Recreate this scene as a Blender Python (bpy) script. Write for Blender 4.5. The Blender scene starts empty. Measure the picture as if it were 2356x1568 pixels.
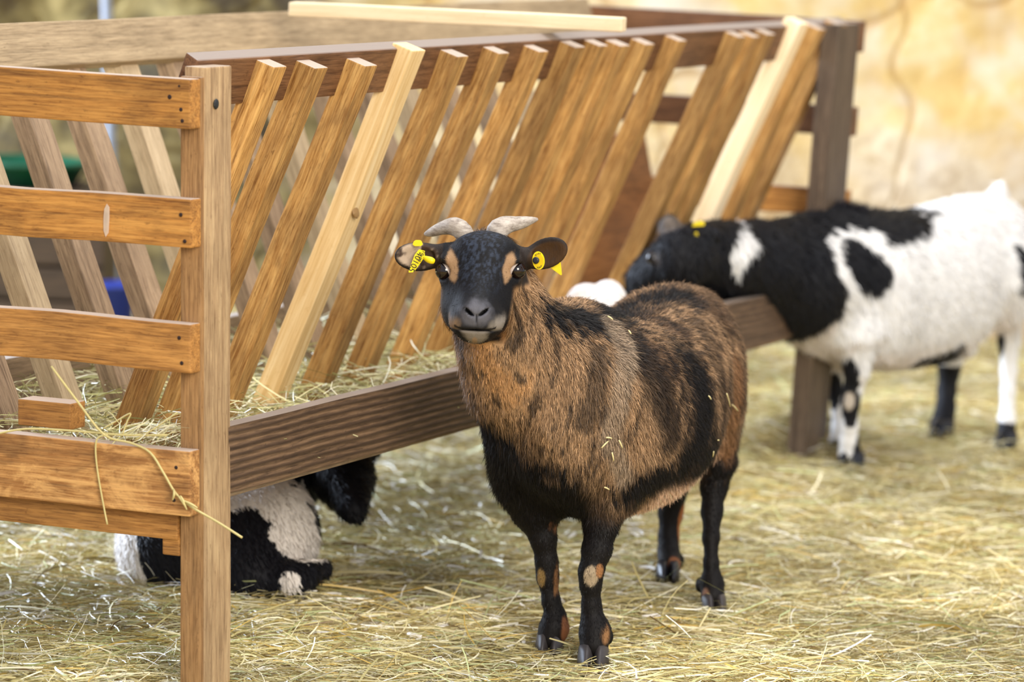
import bpy, bmesh, math, random
import numpy as np
from mathutils import Vector, Matrix

random.seed(7)
rng = np.random.default_rng(11)
SC = bpy.context.scene
COL = SC.collection

# ------------------------------------------------------------------ camera
W, H, FPX, HC = 2356, 1568, 8000.0, 1.4
ROLL = math.radians(2.5)
PITCH = math.radians(7.846)
fwd = np.array([0, math.cos(PITCH), -math.sin(PITCH)])
up0 = np.array([0, math.sin(PITCH), math.cos(PITCH)])
rt0 = np.array([1.0, 0, 0])
CX = math.cos(ROLL) * rt0 + math.sin(ROLL) * up0
CY = math.sin(ROLL) * rt0 - math.cos(ROLL) * up0
CAM = np.array([0, 0, HC])


def at(px, py, Y):
    """world point on the sight line of a photo pixel at depth Y"""
    d = fwd * FPX + CX * (px - 1178) + CY * (py - 784)
    return CAM + d / d[1] * Y


cd = bpy.data.cameras.new('camera')
cam = bpy.data.objects.new('camera', cd)
COL.objects.link(cam)
cam.matrix_world = Matrix(((CX[0], -CY[0], -fwd[0], 0), (CX[1], -CY[1], -fwd[1], 0),
                           (CX[2], -CY[2], -fwd[2], HC), (0, 0, 0, 1)))
cd.sensor_width = 36
cd.lens = 36 * FPX / W
cd.dof.use_dof = True
cd.dof.focus_distance = 6.0
cd.dof.aperture_fstop = cd.lens / 1000 / 0.043
SC.camera = cam

# ------------------------------------------------------------------ world, lights, exposure
wd = bpy.data.worlds.new('world')
SC.world = wd
wd.use_nodes = True
wd.node_tree.nodes['Background'].inputs[0].default_value = (0.80, 0.87, 1.0, 1)
wd.node_tree.nodes['Background'].inputs[1].default_value = 0.60


def area(name, loc, target, size, power, color, sy=None):
    l = bpy.data.lights.new(name, 'AREA')
    l.energy = power
    l.color = color
    l.shape = 'RECTANGLE'
    l.size = size
    l.size_y = sy or size
    o = bpy.data.objects.new(name, l)
    COL.objects.link(o)
    o.location = loc
    o.rotation_euler = (Vector(target) - Vector(loc)).to_track_quat('-Z', 'Y').to_euler()
    return o


area('doorway_light', (2.6, -0.5, 3.6), (0.3, 7, 0.4), 3.0, 420, (1.0, 0.93, 0.82))
area('roof_light', (0.6, 6.6, 5.0), (0.4, 7.2, 0), 3.5, 170, (1.0, 0.97, 0.93))
area('side_door_light', (-4.6, 9.6, 1.9), (-0.2, 7.4, 0.0), 2.4, 700, (0.68, 0.80, 1.0))

SC.view_settings.view_transform = 'Standard'
SC.view_settings.look = 'None'
SC.view_settings.exposure = 0.42
SC.view_settings.gamma = 1
SC.view_settings.use_curve_mapping = False
SC.cycles.max_bounces = 6
SC.cycles.use_denoising = True


# ------------------------------------------------------------------ helpers
def lin(r, g, b):
    f = lambda c: (c / 255) / 12.92 if c / 255 <= 0.04045 else ((c / 255 + 0.055) / 1.055) ** 2.4
    return (f(r), f(g), f(b))


def lin4(r, g, b):
    return (*lin(r, g, b), 1)


def empty(name, loc, label, cat, group=None):
    o = bpy.data.objects.new(name, None)
    COL.objects.link(o)
    o.location = Vector(loc)
    o.empty_display_size = 0.1
    return tag(o, label, cat, group)


def tag(o, label=None, cat=None, group=None, kind=None):
    if label: o['label'] = label
    if cat: o['category'] = cat
    if group: o['group'] = group
    if kind: o['kind'] = kind
    return o


def link(name, me, mat=None, parent=None, loc=None):
    """link a mesh (given in world coordinates) so that its origin is the parent's origin"""
    if parent is not None:
        base = np.array(origin(parent))
    elif loc is not None:
        base = np.array(loc)
    else:
        base = np.zeros(3)
    if base.any():
        me.transform(Matrix.Translation(Vector(-base)))
    o = bpy.data.objects.new(name, me)
    COL.objects.link(o)
    if mat is not None: me.materials.append(mat)
    if parent is not None:
        o.parent = parent
    elif loc is not None:
        o.location = Vector(base)
    return o


def origin(o):
    v = Vector(o.location)
    while o.parent:
        o = o.parent
        v += Vector(o.location)
    return v


def mesh_np(name, V, F, smooth=True):
    me = bpy.data.meshes.new(name)
    V = np.asarray(V, dtype=np.float32)
    F = np.asarray(F, dtype=np.int32)
    n, k = F.shape
    me.vertices.add(len(V)); me.vertices.foreach_set('co', V.ravel())
    me.loops.add(n * k); me.loops.foreach_set('vertex_index', F.ravel())
    me.polygons.add(n)
    me.polygons.foreach_set('loop_start', np.arange(n, dtype=np.int32) * k)
    me.polygons.foreach_set('loop_total', np.full(n, k, dtype=np.int32))
    me.update(calc_edges=True)
    me.polygons.foreach_set('use_smooth', np.full(n, smooth))
    return me


def set_col(me, C, name='col'):
    a = me.attributes.new(name, 'FLOAT_COLOR', 'POINT')
    C4 = np.ones((len(C), 4), dtype=np.float32); C4[:, :3] = C
    a.data.foreach_set('color', C4.ravel())


def set_vec(me, Vv, name='wc'):
    a = me.attributes.new(name, 'FLOAT_VECTOR', 'POINT')
    a.data.foreach_set('vector', np.asarray(Vv, dtype=np.float32).ravel())


# --- value noise (numpy)
_T = np.random.default_rng(5).random((64, 64, 64)).astype(np.float32)


def vnoise(p):
    p = np.asarray(p, dtype=np.float64)
    i = np.floor(p).astype(np.int64); f = p - i
    f = f * f * (3 - 2 * f)
    r = 0
    for a in (0, 1):
        for b in (0, 1):
            for c in (0, 1):
                w = (f[:, 0] if a else 1 - f[:, 0]) * (f[:, 1] if b else 1 - f[:, 1]) * (f[:, 2] if c else 1 - f[:, 2])
                r = r + w * _T[(i[:, 0] + a) % 64, (i[:, 1] + b) % 64, (i[:, 2] + c) % 64]
    return r


def fbm(p, o=3):
    p = np.asarray(p, dtype=np.float64)
    r = 0; a = 0.5; s = 0
    for k in range(o):
        r = r + a * vnoise(p * 2 ** k + 17.3 * k); s += a; a *= 0.5
    return r / s


def sstep(a, b, x):
    t = np.clip((x - a) / (b - a), 0, 1)
    return t * t * (3 - 2 * t)


# ------------------------------------------------------------------ node materials
class NT:
    def __init__(s, name, rough=0.6, spec=0.4):
        s.m = bpy.data.materials.new(name); s.m.use_nodes = True
        s.t = s.m.node_tree; s.b = s.t.nodes['Principled BSDF']
        s.b.inputs['Roughness'].default_value = rough
        s.b.inputs['Specular IOR Level'].default_value = spec

    def n(s, typ, **kw):
        nd = s.t.nodes.new(typ)
        for k, v in kw.items():
            if k in nd.inputs: nd.inputs[k].default_value = v
            else: setattr(nd, k, v)
        return nd

    def l(s, a, b): s.t.links.new(a, b)

    def noise(s, vec, scale, detail=4, rough=0.55, dist=0):
        nd = s.n('ShaderNodeTexNoise'); nd.inputs['Scale'].default_value = scale
        nd.inputs['Detail'].default_value = detail; nd.inputs['Roughness'].default_value = rough
        nd.inputs['Distortion'].default_value = dist
        if vec is not None: s.l(vec, nd.inputs['Vector'])
        return nd.outputs[0]

    def mapping(s, vec, scale):
        nd = s.n('ShaderNodeMapping'); nd.inputs['Scale'].default_value = scale
        s.l(vec, nd.inputs['Vector']); return nd.outputs[0]

    def ramp(s, fac, stops):
        nd = s.n('ShaderNodeValToRGB')
        e = nd.color_ramp.elements
        while len(e) < len(stops): e.new(0.5)
        for i, (p, c) in enumerate(stops): e[i].position = p; e[i].color = c if len(c) == 4 else (*c, 1)
        s.l(fac, nd.inputs[0]); return nd.outputs[0]

    def mix(s, fac, a, b, mode='MIX'):
        nd = s.n('ShaderNodeMix', data_type='RGBA', blend_type=mode)
        for sock, v in ((nd.inputs[0], fac), (nd.inputs[6], a), (nd.inputs[7], b)):
            if hasattr(v, 'links'): s.l(v, sock)
            elif isinstance(v, (int, float)): sock.default_value = v
            else: sock.default_value = v if len(v) == 4 else (*v, 1)
        return nd.outputs[2]

    def math(s, op, a, b=None, clamp=False):
        nd = s.n('ShaderNodeMath', operation=op, use_clamp=clamp)
        for i, v in enumerate((a, b)):
            if v is None: continue
            if hasattr(v, 'links'): s.l(v, nd.inputs[i])
            else: nd.inputs[i].default_value = v
        return nd.outputs[0]

    def bump(s, h, strength=0.3, dist=0.002):
        nd = s.n('ShaderNodeBump'); nd.inputs['Strength'].default_value = strength
        nd.inputs['Distance'].default_value = dist
        s.l(h, nd.inputs['Height']); s.l(nd.outputs[0], s.b.inputs['Normal'])

    def color(s, c): s.l(c, s.b.inputs['Base Color'])


def wood_mat(name, dark, mid, light, blotch=0.5, dust=0.6, dustc=lin(188, 172, 158), stain=0.5, ridged=0.0, rough=0.55, fine=1.0, patch=0.0):
    """weathered wood; wc attribute = (along, across, through) in metres"""
    T = NT(name, rough, 0.35)
    a = T.n('ShaderNodeAttribute', attribute_name='wc').outputs['Vector']
    oi = T.n('ShaderNodeObjectInfo').outputs['Random']
    off = T.n('ShaderNodeVectorMath', operation='SCALE'); off.inputs[0].default_value = (13.1, 7.7, 5.3); T.l(oi, off.inputs['Scale'])
    ad = T.n('ShaderNodeVectorMath', operation='ADD'); T.l(a, ad.inputs[0]); T.l(off.outputs[0], ad.inputs[1])
    v = ad.outputs[0]
    grain = T.noise(T.mapping(v, (2.0, 60, 60)), 1.6, 6, 0.6, 0.4)
    fineg = T.noise(T.mapping(v, (14, 220, 220)), 1.5, 3, 0.6)
    bl = T.noise(T.mapping(v, (7, 16, 16)), 1.0, 5, 0.6, 0.3)
    sp = T.noise(T.mapping(v, (60, 150, 150)), 1.0, 3, 0.7)
    c = T.ramp(grain, [(0.32, dark), (0.5, mid), (0.68, light)])
    c = T.mix(T.math('MULTIPLY', T.ramp(bl, [(0.44, (0, 0, 0, 1)), (0.60, (1, 1, 1, 1))]), blotch), c, dark)
    c = T.mix(T.math('MULTIPLY', T.ramp(bl, [(0.30 if stain < 1 else 0.42, (1, 1, 1, 1)), (0.44 if stain < 1 else 0.50, (0, 0, 0, 1))]), min(1, stain * 0.75)), c, light)
    if patch:
        pn = T.noise(T.mapping(v, (8, 15, 15)), 1.0, 5, 0.65, 0.6)
        c = T.mix(T.math('MULTIPLY', T.ramp(pn, [(0.50, (0, 0, 0, 1)), (0.60, (1, 1, 1, 1))]), patch), c, light)
        c = T.mix(T.math('MULTIPLY', T.ramp(pn, [(0.34, (1, 1, 1, 1)), (0.46, (0, 0, 0, 1))]), patch), c, dark)
    c = T.mix(0.46 * fine, c, T.ramp(fineg, [(0.3, dark), (0.6, light)]))
    c = T.mix(T.math('MULTIPLY', T.ramp(sp, [(0.6, (0, 0, 0, 1)), (0.72, (1, 1, 1, 1))]), 0.5), c, dark)
    hv = T.n('ShaderNodeHueSaturation'); T.l(T.math('MULTIPLY_ADD', oi, 0.42), hv.inputs['Value'])
    hv.inputs['Value'].links[0].from_node.inputs[2].default_value = 0.80
    T.l(c, hv.inputs['Color']); c = hv.outputs[0]
    h = T.math('ADD', T.math('MULTIPLY', grain, 0.6), T.math('MULTIPLY', fineg, 0.4))
    if ridged:
        wv = T.n('ShaderNodeTexWave', wave_type='BANDS', bands_direction='Y', wave_profile='SIN')
        wv.inputs['Scale'].default_value = 24; wv.inputs['Distortion'].default_value = 2.4
        wv.inputs['Detail'].default_value = 2; wv.inputs['Detail Scale'].default_value = 0.35
        T.l(T.mapping(v, (0.55, 1, 1)), wv.inputs['Vector'])
        c = T.mix(T.math('MULTIPLY', wv.outputs[1], ridged), c, dark)
        h = T.math('ADD', h, T.math('MULTIPLY', wv.outputs[1], 0.8))
    # settled dust on the upward faces
    g = T.n('ShaderNodeNewGeometry').outputs['Normal']
    sx = T.n('ShaderNodeSeparateXYZ'); T.l(g, sx.inputs[0])
    up = T.math('MULTIPLY', T.ramp(sx.outputs[2], [(0.6, (0, 0, 0, 1)), (0.8, (1, 1, 1, 1))]), dust)
    c = T.mix(up, c, dustc)
    T.color(c)
    T.bump(h, 0.45, 0.0025)
    return T.m


POST = wood_mat('tan_post_wood', lin(104, 78, 54), lin(166, 134, 98), lin(192, 164, 124), 0.5, 0.6, stain=0.8, fine=0.8)
STAIN = wood_mat('honey_stained_wood', lin(98, 60, 28), lin(168, 112, 52), lin(206, 150, 82), 0.55, 0.75)
STAIN_SLAT = wood_mat('worn_slat_wood', lin(104, 64, 26), lin(176, 122, 56), lin(218, 174, 108), 0.75, 0.9, stain=0.8)
BOARD = wood_mat('orange_board_wood', lin(92, 54, 22), lin(172, 114, 50), lin(198, 144, 74), 0.75, 0.8, fine=0.9)
BOARD_LOW = wood_mat('patchy_board_wood', lin(88, 52, 26), lin(146, 94, 46), lin(214, 164, 102), 0.3, 0.8, stain=0.3, patch=0.8, fine=0.6)
GREYBROWN = wood_mat('grey_brown_wood', lin(92, 74, 58), lin(146, 122, 98), lin(176, 152, 124), 0.35, 0.7, dustc=lin(190, 182, 178))
DARKRAIL = wood_mat('dark_ridged_wood', lin(52, 38, 30), lin(104, 80, 60), lin(146, 116, 88), 0.25, 0.4, ridged=0.8)
TOPRAIL = wood_mat('brown_top_rail_wood', lin(66, 40, 26), lin(118, 80, 52), lin(146, 104, 70), 0.7, 0.9, dustc=lin(150, 138, 130))
BACKWOOD = wood_mat('pale_grey_wood', lin(140, 120, 94), lin(184, 162, 128), lin(204, 184, 152), 0.3, 0.5)
PALE = wood_mat('new_pale_wood', lin(200, 160, 100), lin(226, 192, 136), lin(240, 214, 166), 0.15, 0.5, dustc=lin(245, 225, 180), fine=0.3, stain=0.2)
NEW = wood_mat('new_cream_wood', lin(228, 196, 150), lin(246, 222, 182), lin(252, 234, 200), 0.1, 0.2, dustc=lin(250, 230, 195), fine=0.3, stain=0.2)
FARPOST = wood_mat('dark_grey_post_wood', lin(56, 44, 36), lin(94, 78, 64), lin(116, 98, 80), 0.5, 0.5)


def plain(name, rgb, rough=0.6, spec=0.4, metal=0):
    T = NT(name, rough, spec)
    v = T.n('ShaderNodeTexCoord').outputs['Object']
    nz = T.noise(v, 60, 4)
    T.color(T.mix(nz, tuple(c * 0.8 for c in rgb), tuple(min(1, c * 1.15) for c in rgb)))
    T.b.inputs['Metallic'].default_value = metal
    T.bump(nz, 0.2, 0.001)
    return T.m


NAIL = plain('dark_nail_iron', lin(52, 36, 34), 0.5, 0.4, 0.3)
NAILHOLE = plain('black_old_knot', lin(36, 38, 40), 0.6)


def beam(name, o, a, b, c, mat, parent, bev=0.003, nseg=6, wob=0.0012):
    """box from corner o spanned by vectors a (length), b (width), c (thickness)"""
    o, a, b, c = (np.array(x, dtype=float) for x in (o, a, b, c))
    la, lb, lc = (np.linalg.norm(x) for x in (a, b, c))
    bm = bmesh.new()
    bmesh.ops.create_cube(bm, size=1)
    for v in bm.verts: v.co = Vector((v.co.x * la, v.co.y * lb, v.co.z * lc))
    bmesh.ops.bevel(bm, geom=bm.edges[:], offset=bev, segments=2, profile=0.6, affect='EDGES')
    for k in range(1, nseg):
        x = -la / 2 + la * k / nseg
        bmesh.ops.bisect_plane(bm, geom=bm.verts[:] + bm.edges[:] + bm.faces[:], plane_co=(x, 0, 0), plane_no=(1, 0, 0))
    me = bpy.data.meshes.new(name)
    bm.to_mesh(me); bm.free()
    n = len(me.vertices)
    P = np.zeros(n * 3, dtype=np.float32); me.vertices.foreach_get('co', P); P = P.reshape(-1, 3).astype(float)
    set_vec(me, P + [la / 2, 0, 0])
    sh = rng.random(3) * 50
    P[:, 1] += (vnoise(P * [6, 0, 0] + sh) - 0.5) * 2 * wob
    P[:, 2] += (vnoise(P * [6, 0, 0] + sh + 9) - 0.5) * 2 * wob
    M = np.stack([a / la, b / lb, c / lc])
    Wd = o + (a + b + c) / 2 + P @ M
    if np.dot(np.cross(a, b), c) < 0: me.flip_normals()
    me.vertices.foreach_set('co', Wd.astype(np.float32).ravel())
    me.update()
    return link(name, me, mat, parent)


def disc_nail(p, nrm, r, parent, mat=None, name='nail'):
    bm = bmesh.new()
    bmesh.ops.create_uvsphere(bm, u_segments=10, v_segments=6, radius=r)
    q = Vector(nrm).to_track_quat('Z', 'Y').to_matrix()
    for v in bm.verts:
        v.co = q @ Vector((v.co.x, v.co.y, v.co.z * 0.35)) + Vector(p)
    me = bpy.data.meshes.new(name); bm.to_mesh(me); bm.free()
    return link(name, me, mat or NAIL, parent)


# ------------------------------------------------------------------ setting: floor and wall
Tm = NT('straw_covered_earth', 0.85, 0.2)
vv = Tm.n('ShaderNodeTexCoord').outputs['Object']
c1 = Tm.noise(vv, 3, 6, 0.65)
c2 = Tm.noise(Tm.mapping(vv, (60, 160, 60)), 1, 4, 0.7)
cc = Tm.ramp(c1, [(0.3, lin(132, 104, 58)), (0.5, lin(178, 150, 88)), (0.7, lin(206, 182, 122))])
cc = Tm.mix(0.45, cc, Tm.ramp(c2, [(0.35, lin(92, 70, 38)), (0.65, lin(220, 200, 140))]))
Tm.color(cc); Tm.bump(c2, 0.6, 0.01)


def ground_z(x, y):
    p = np.stack([x * 2.2, y * 2.2, np.zeros_like(x)], 1)
    z = (fbm(p + 3.1, 3) - 0.5) * 0.05 - 0.012
    # straw trodden into a heap around the foot of the far feeder post
    return z + 0.085 * np.exp(-(((x - 0.74) / 0.17) ** 2 + ((y - 8.42) / 0.15) ** 2))


gx, gy = np.meshgrid(np.linspace(-6, 6, 200), np.linspace(-2, 11.2, 220))
gz = ground_z(gx.ravel(), gy.ravel())
nxx = 200
idx = (np.arange(219)[:, None] * nxx + np.arange(nxx - 1)[None]).ravel()
me = mesh_np('floor', np.stack([gx.ravel(), gy.ravel(), gz], 1), np.stack([idx, idx + 1, idx + 1 + nxx, idx + nxx], 1))
tag(link('floor', me, Tm.m), kind='structure')

Tw = NT('lime_washed_stone', 0.9, 0.2)
vv = Tw.n('ShaderNodeTexCoord').outputs['Object']
big = Tw.noise(vv, 1.3, 5, 0.6, 0.5)
med = Tw.noise(vv, 5, 6, 0.65)
sm = Tw.noise(vv, 22, 5, 0.7)
vo = Tw.n('ShaderNodeTexVoronoi', feature='DISTANCE_TO_EDGE')
vo.inputs['Scale'].default_value = 1.7; vo.inputs['Randomness'].default_value = 1
wm = Tw.n('ShaderNodeVectorMath', operation='ADD')
nn = Tw.n('ShaderNodeTexNoise'); nn.inputs['Scale'].default_value = 2.4; Tw.l(vv, nn.inputs['Vector'])
Tw.l(vv, wm.inputs[0])
scn = Tw.n('ShaderNodeVectorMath', operation='SCALE'); scn.inputs['Scale'].default_value = 0.5
Tw.l(nn.outputs[1], scn.inputs[0]); Tw.l(scn.outputs[0], wm.inputs[1]); Tw.l(wm.outputs[0], vo.inputs['Vector'])
cc = Tw.ramp(med, [(0.3, lin(192, 156, 92)), (0.5, lin(212, 184, 124)), (0.68, lin(224, 208, 168))])
cc = Tw.mix(Tw.ramp(big, [(0.45, (0, 0, 0, 1)), (0.60, (1, 1, 1, 1))]), cc, lin4(214, 205, 190))
crack = Tw.ramp(vo.outputs[0], [(0.0, (1, 1, 1, 1)), (0.035, (0, 0, 0, 1))])
cc = Tw.mix(Tw.math('MULTIPLY', crack, 0.55), cc, lin4(170, 126, 66))
# soil splash near the floor; dark olive mottling over the left of the wall
sp = Tw.n('ShaderNodeSeparateXYZ'); Tw.l(vv, sp.inputs[0])
low = Tw.math('ADD', sp.outputs[2], Tw.math('MULTIPLY', med, -0.9))
lowm = Tw.ramp(low, [(0.0, (1, 1, 1, 1)), (0.22, (0, 0, 0, 1))])
cc = Tw.mix(Tw.math('MULTIPLY', lowm, 0.75), cc, Tw.ramp(sm, [(0.35, lin(160, 134, 100)), (0.65, lin(220, 204, 176))]))
lf = Tw.math('ADD', sp.outputs[0], Tw.math('MULTIPLY', big, 1.6))
lfm = Tw.ramp(lf, [(0.10, (1, 1, 1, 1)), (0.42, (0, 0, 0, 1))])
mp = Tw.math('MULTIPLY_ADD', lf, -1.0); mp.node.inputs[2].default_value = 0.50
lfm = Tw.math('MULTIPLY', mp, 2.2, True)
cc = Tw.mix(Tw.math('MULTIPLY', lfm, 0.95), cc, Tw.ramp(med, [(0.38, lin(38, 32, 24)), (0.5, lin(92, 80, 46)), (0.64, lin(146, 130, 84))]))
Tw.color(cc)
Tw.bump(Tw.math('ADD', med, Tw.math('MULTIPLY', crack, -0.5)), 0.5, 0.03)
wx, wz = np.meshgrid(np.linspace(-6, 6, 240), np.linspace(-0.1, 3.6, 90))
wy = 10.75 + (fbm(np.stack([wx.ravel() * 2.2, wz.ravel() * 2.2, wx.ravel() * 0], 1), 4) - 0.5) * 0.14
idx = (np.arange(89)[:, None] * 240 + np.arange(239)[None]).ravel()
me = mesh_np('wall_back', np.stack([wx.ravel(), wy, wz.ravel()], 1), np.stack([idx, idx + 1, idx + 241, idx + 240], 1))
tag(link('wall_back', me, Tw.m), kind='structure')

# ------------------------------------------------------------------ hay feeder
O = np.array([-0.493, 5.648, 0.0])
Lv = np.array([0.42921, 0.90321, 0.0]); Sv = np.array([-0.94343, 0.33157, 0.0]); Zv = np.array([0, 0, 1.0])
FL, FW = 2.94, 0.74


def P(l, s, z):
    k = 0.032 - 0.063 * l / 3.1
    return O + Lv * l + Sv * (s + k * z) + np.array([0, 0, z])


feeder = empty('hay_feeder', O, 'long slatted wooden hay feeder with V-shaped rack and open end rails', 'hay feeder')


def fbeam(name, l0, s0, z0, dl, ds, dz, axis, mat, **kw):
    """box in feeder coordinates; axis says which of l, s, z is the grain"""
    o = P(l0, s0, z0)
    A = P(l0 + dl, s0, z0) - o; B = P(l0, s0 + ds, z0) - o; Cc = P(l0, s0, z0 + dz) - o
    v = {'l': (A, Cc, B), 's': (B, Cc, A), 'z': (Cc, A, B)}[axis]
    return beam(name, o, *v, mat, feeder, **kw)


# corner posts
fbeam('corner_post', 0.012, 0, 0, 0.088, 0.036, 1.046, 'z', POST, nseg=9)
fbeam('post_facing', 0, 0, 0, 0.012, 0.036, 1.03, 'z', wood_mat('brown_facing_wood', lin(96, 66, 38), lin(154, 112, 68), lin(178, 138, 92), 0.6, 0.5), bev=.0015, nseg=9)
fbeam('corner_post', 2.80, 0, 0, 0.14, 0.045, 1.055, 'z', FARPOST)
fbeam('corner_post', 0, FW - 0.036, 0, 0.1, 0.036, 1.046, 'z', GREYBROWN)
fbeam('corner_post', 2.82, FW - 0.045, 0, 0.12, 0.045, 1.055, 'z', FARPOST)


# rails on the long sides (top rails lean with the rack)
def toprail(side, mat):
    s0 = 0.031 if side == 0 else FW - 0.031
    sg = 1 if side == 0 else -1
    l0 = 0.045 if side == 0 else -0.03
    o = P(l0, s0, 1.054)
    a = P(FL, s0, 1.054 if side == 0 else 1.066) - o
    b = P(l0, s0 + sg * 0.028, 0.974) - o
    c = P(l0, s0 + sg * 0.022, 1.067) - o
    return beam('top_rail', o, a, b, c, mat, feeder, nseg=14)


toprail(0, TOPRAIL)
toprail(1, wood_mat('grey_tan_rail_wood', lin(104, 88, 66), lin(146, 126, 98), lin(168, 148, 118), 0.4, 0.4, stain=0.4))
fbeam('bottom_rail', 0.09, 0, 0.33, 2.75, 0.03, 0.115, 'l', DARKRAIL, nseg=14, wob=0.002)
fbeam('bottom_rail', 0.09, FW - 0.03, 0.33, 2.75, 0.03, 0.115, 'l', GREYBROWN, nseg=14)

# near end boards, nailed on the outside of the posts
nboards = [(1.028, 0.947, BOARD), (0.831, 0.751, BOARD), (0.628, 0.547, STAIN), (0.418, 0.309, BOARD_LOW)]
endb = []
for i, (zt, zb, mt) in enumerate(nboards):
    b = fbeam('end_board', -0.032, 0, zb, 0.032, FW, zt - zb, 's', mt, nseg=12, wob=0.003)
    endb.append(b)
tag(endb[1], 'orange board with a pale scratch')
fbeam('lower_strip', -0.006, 0.038, 0.262, 0.03, FW - 0.08, 0.05, 's', STAIN)
fbeam('post_block', 0.0, 0.037, 0.235, 0.03, 0.032, 0.032, 's', STAIN)


def on_board(px, py, l=-0.032):
    """point of the end-board face seen at a photo pixel"""
    s, z = 0.1, 0.6
    for _ in range(12):
        q = P(l, s, z); v = q - CAM; w = v @ fwd
        fx, fy = 1178 + FPX * (v @ CX) / w - px, 784 + FPX * (v @ CY) / w - py
        s += fx / 1330; z += fy / 1400
    return P(l, s, z)


outn = -Lv
for bi, x, y, r in [(0, 390, 223, .0045), (0, 416, 252, .004), (0, 419, 278, .004), (1, 416, 494, .0035), (1, 425, 555, .0035),
                    (2, 412, 777, .0035), (2, 418, 835, .0035), (0, 412, 198, .003), (3, 405, 1075, .0035), (3, 400, 1150, .0035)]:
    disc_nail(on_board(x, y), outn, r, endb[bi])
# pale scratch on the second board
q = [on_board(x, y, -0.0335) for x, y in [(240, 480), (246, 468), (252, 476), (252, 500), (250, 535), (243, 545), (238, 530), (238, 500)]]
bm = bmesh.new(); bm.faces.new([bm.verts.new(p) for p in q]); bmesh.ops.solidify(bm, geom=bm.faces[:], thickness=0.0012)
me = bpy.data.meshes.new('scratch'); bm.to_mesh(me); bm.free()
tag(link('scratch', me, plain('raw_scratched_wood', lin(252, 226, 206), 0.8), endb[1]), 'pale vertical scratch mark')
# far end boards
for zt, zb in [(1.06, 0.985), (0.855, 0.785), (0.655, 0.590), (0.42, 0.33)]:
    fbeam('end_board', FL + 0.002, 0.0, zb, 0.03, FW, zt - zb, 's', TOPRAIL if zt > 0.8 else STAIN, nseg=6)

# slats, front side
tops = [(0.216, 1.043), (0.353, 1.037), (0.53, 1.035), (0.71, 1.056), (0.878, 1.041), (1.045, 1.042), (1.218, 1.04), (1.378, 1.044),
        (1.486, 1.044), (1.59, 1.041), (1.71, 1.041), (1.875, 1.044), (2.195, 1.044), (2.273, 1.042), (2.364, 1.045), (2.549, 1.066),
        (2.661, 1.05), (2.79, 1.056)]


def slat(l, zt, side, mat, dl=0.0, wd=0.062, th=0.03, dbot=0.0):
    sg = 1 if side == 0 else -1
    s0 = 0.0 if side == 0 else FW
    fn = lambda l_, s_, z_: P(l_, s0 + sg * s_, z_)
    zb, sb = 0.30, 0.293
    o = fn(l - wd / 2, 0.0, zt)
    a = fn(l - wd / 2 + dbot, sb, zb) - o
    b = fn(l + wd / 2, 0, zt) - o
    c = fn(l - wd / 2, th, zt + th * 0.33) - o
    return beam('slat', o, a, b, c, mat, feeder, bev=0.0025, nseg=7, wob=0.0018)


for i, (l, zt) in enumerate(tops):
    m = PALE if i == 3 else NEW if i == 15 else STAIN_SLAT
    s_ = slat(l + .036, zt - .004, 0, m, wd=0.050 if i in (3, 15) else 0.041 + 0.008 * random.random(), th=.040, dbot=random.uniform(-.006, .006))
    if i == 3: tag(s_, 'new pale slat with a knot')
    if i == 15: tag(s_, 'new cream slat near the far end')
    if i == 3:
        # knot on the outer face
        kp = P(l + 0.026, 0.0 + 0.293 * 0.40 - 0.002, zt - .004 - 0.752 * 0.40)
        disc_nail(kp, -Sv + 0.3 * Zv, 0.014, s_, plain('brown_knot', lin(150, 116, 70), 0.6), 'knot')
for i in range(19):
    l = 0.18 + i * 0.180 + random.uniform(-.012, .012)
    if l > 2.88: break
    slat(l, 1.045, 1, BACKWOOD if i % 3 == 1 else GREYBROWN, wd=0.060, th=.036)
# wide solid board let into the back of the rack
o = P(2.36, .50, 0.765); a = P(2.90, .50, 0.765) - o; b = P(2.36, .40, 0.37) - o; c = P(2.36, .515, 0.768) - o
beam('rack_panel', o, a, b, c, wood_mat('brown_panel_wood', lin(84, 50, 26), lin(138, 88, 46), lin(168, 114, 66), 0.8, 0.3), feeder)
# keel beams carrying the slat feet, and the bearer across the near end
fbeam('keel_beam', 0.02, 0.285, 0.30, FL - 0.04, 0.035, 0.045, 'l', STAIN, nseg=10)
fbeam('keel_beam', 0.02, FW - 0.32, 0.30, FL - 0.04, 0.035, 0.045, 'l', STAIN, nseg=10)
fbeam('tray_floor', 0.05, 0.02, 0.318, FL - 0.10, FW - 0.04, 0.012, 'l', GREYBROWN, nseg=4)
fbeam('rack_bearer', 0.012, 0.245, 0.425, 0.045, 0.10, 0.045, 's', STAIN)
# old knot holes and chips on the post and rail
disc_nail(P(0.045, -0.001, 0.985), -Sv, 0.009, feeder, NAILHOLE, 'post_knot')
# loose new batten lying across the top rails
ba = empty('wooden_batten', P(1.0, 0.6, 1.075), 'loose pale new batten lying across the top of the hay feeder', 'batten')
p0 = at(1432, 42, 6.83); p1 = at(664, 5, 7.05)
p0 = np.array(p0); p1 = np.array(p1)
beam('batten', p0 + [0, 0, -0.028], p1 - p0, (0, 0, 0.028), (0.01, 0.05, 0), NEW, ba, nseg=4)


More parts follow.
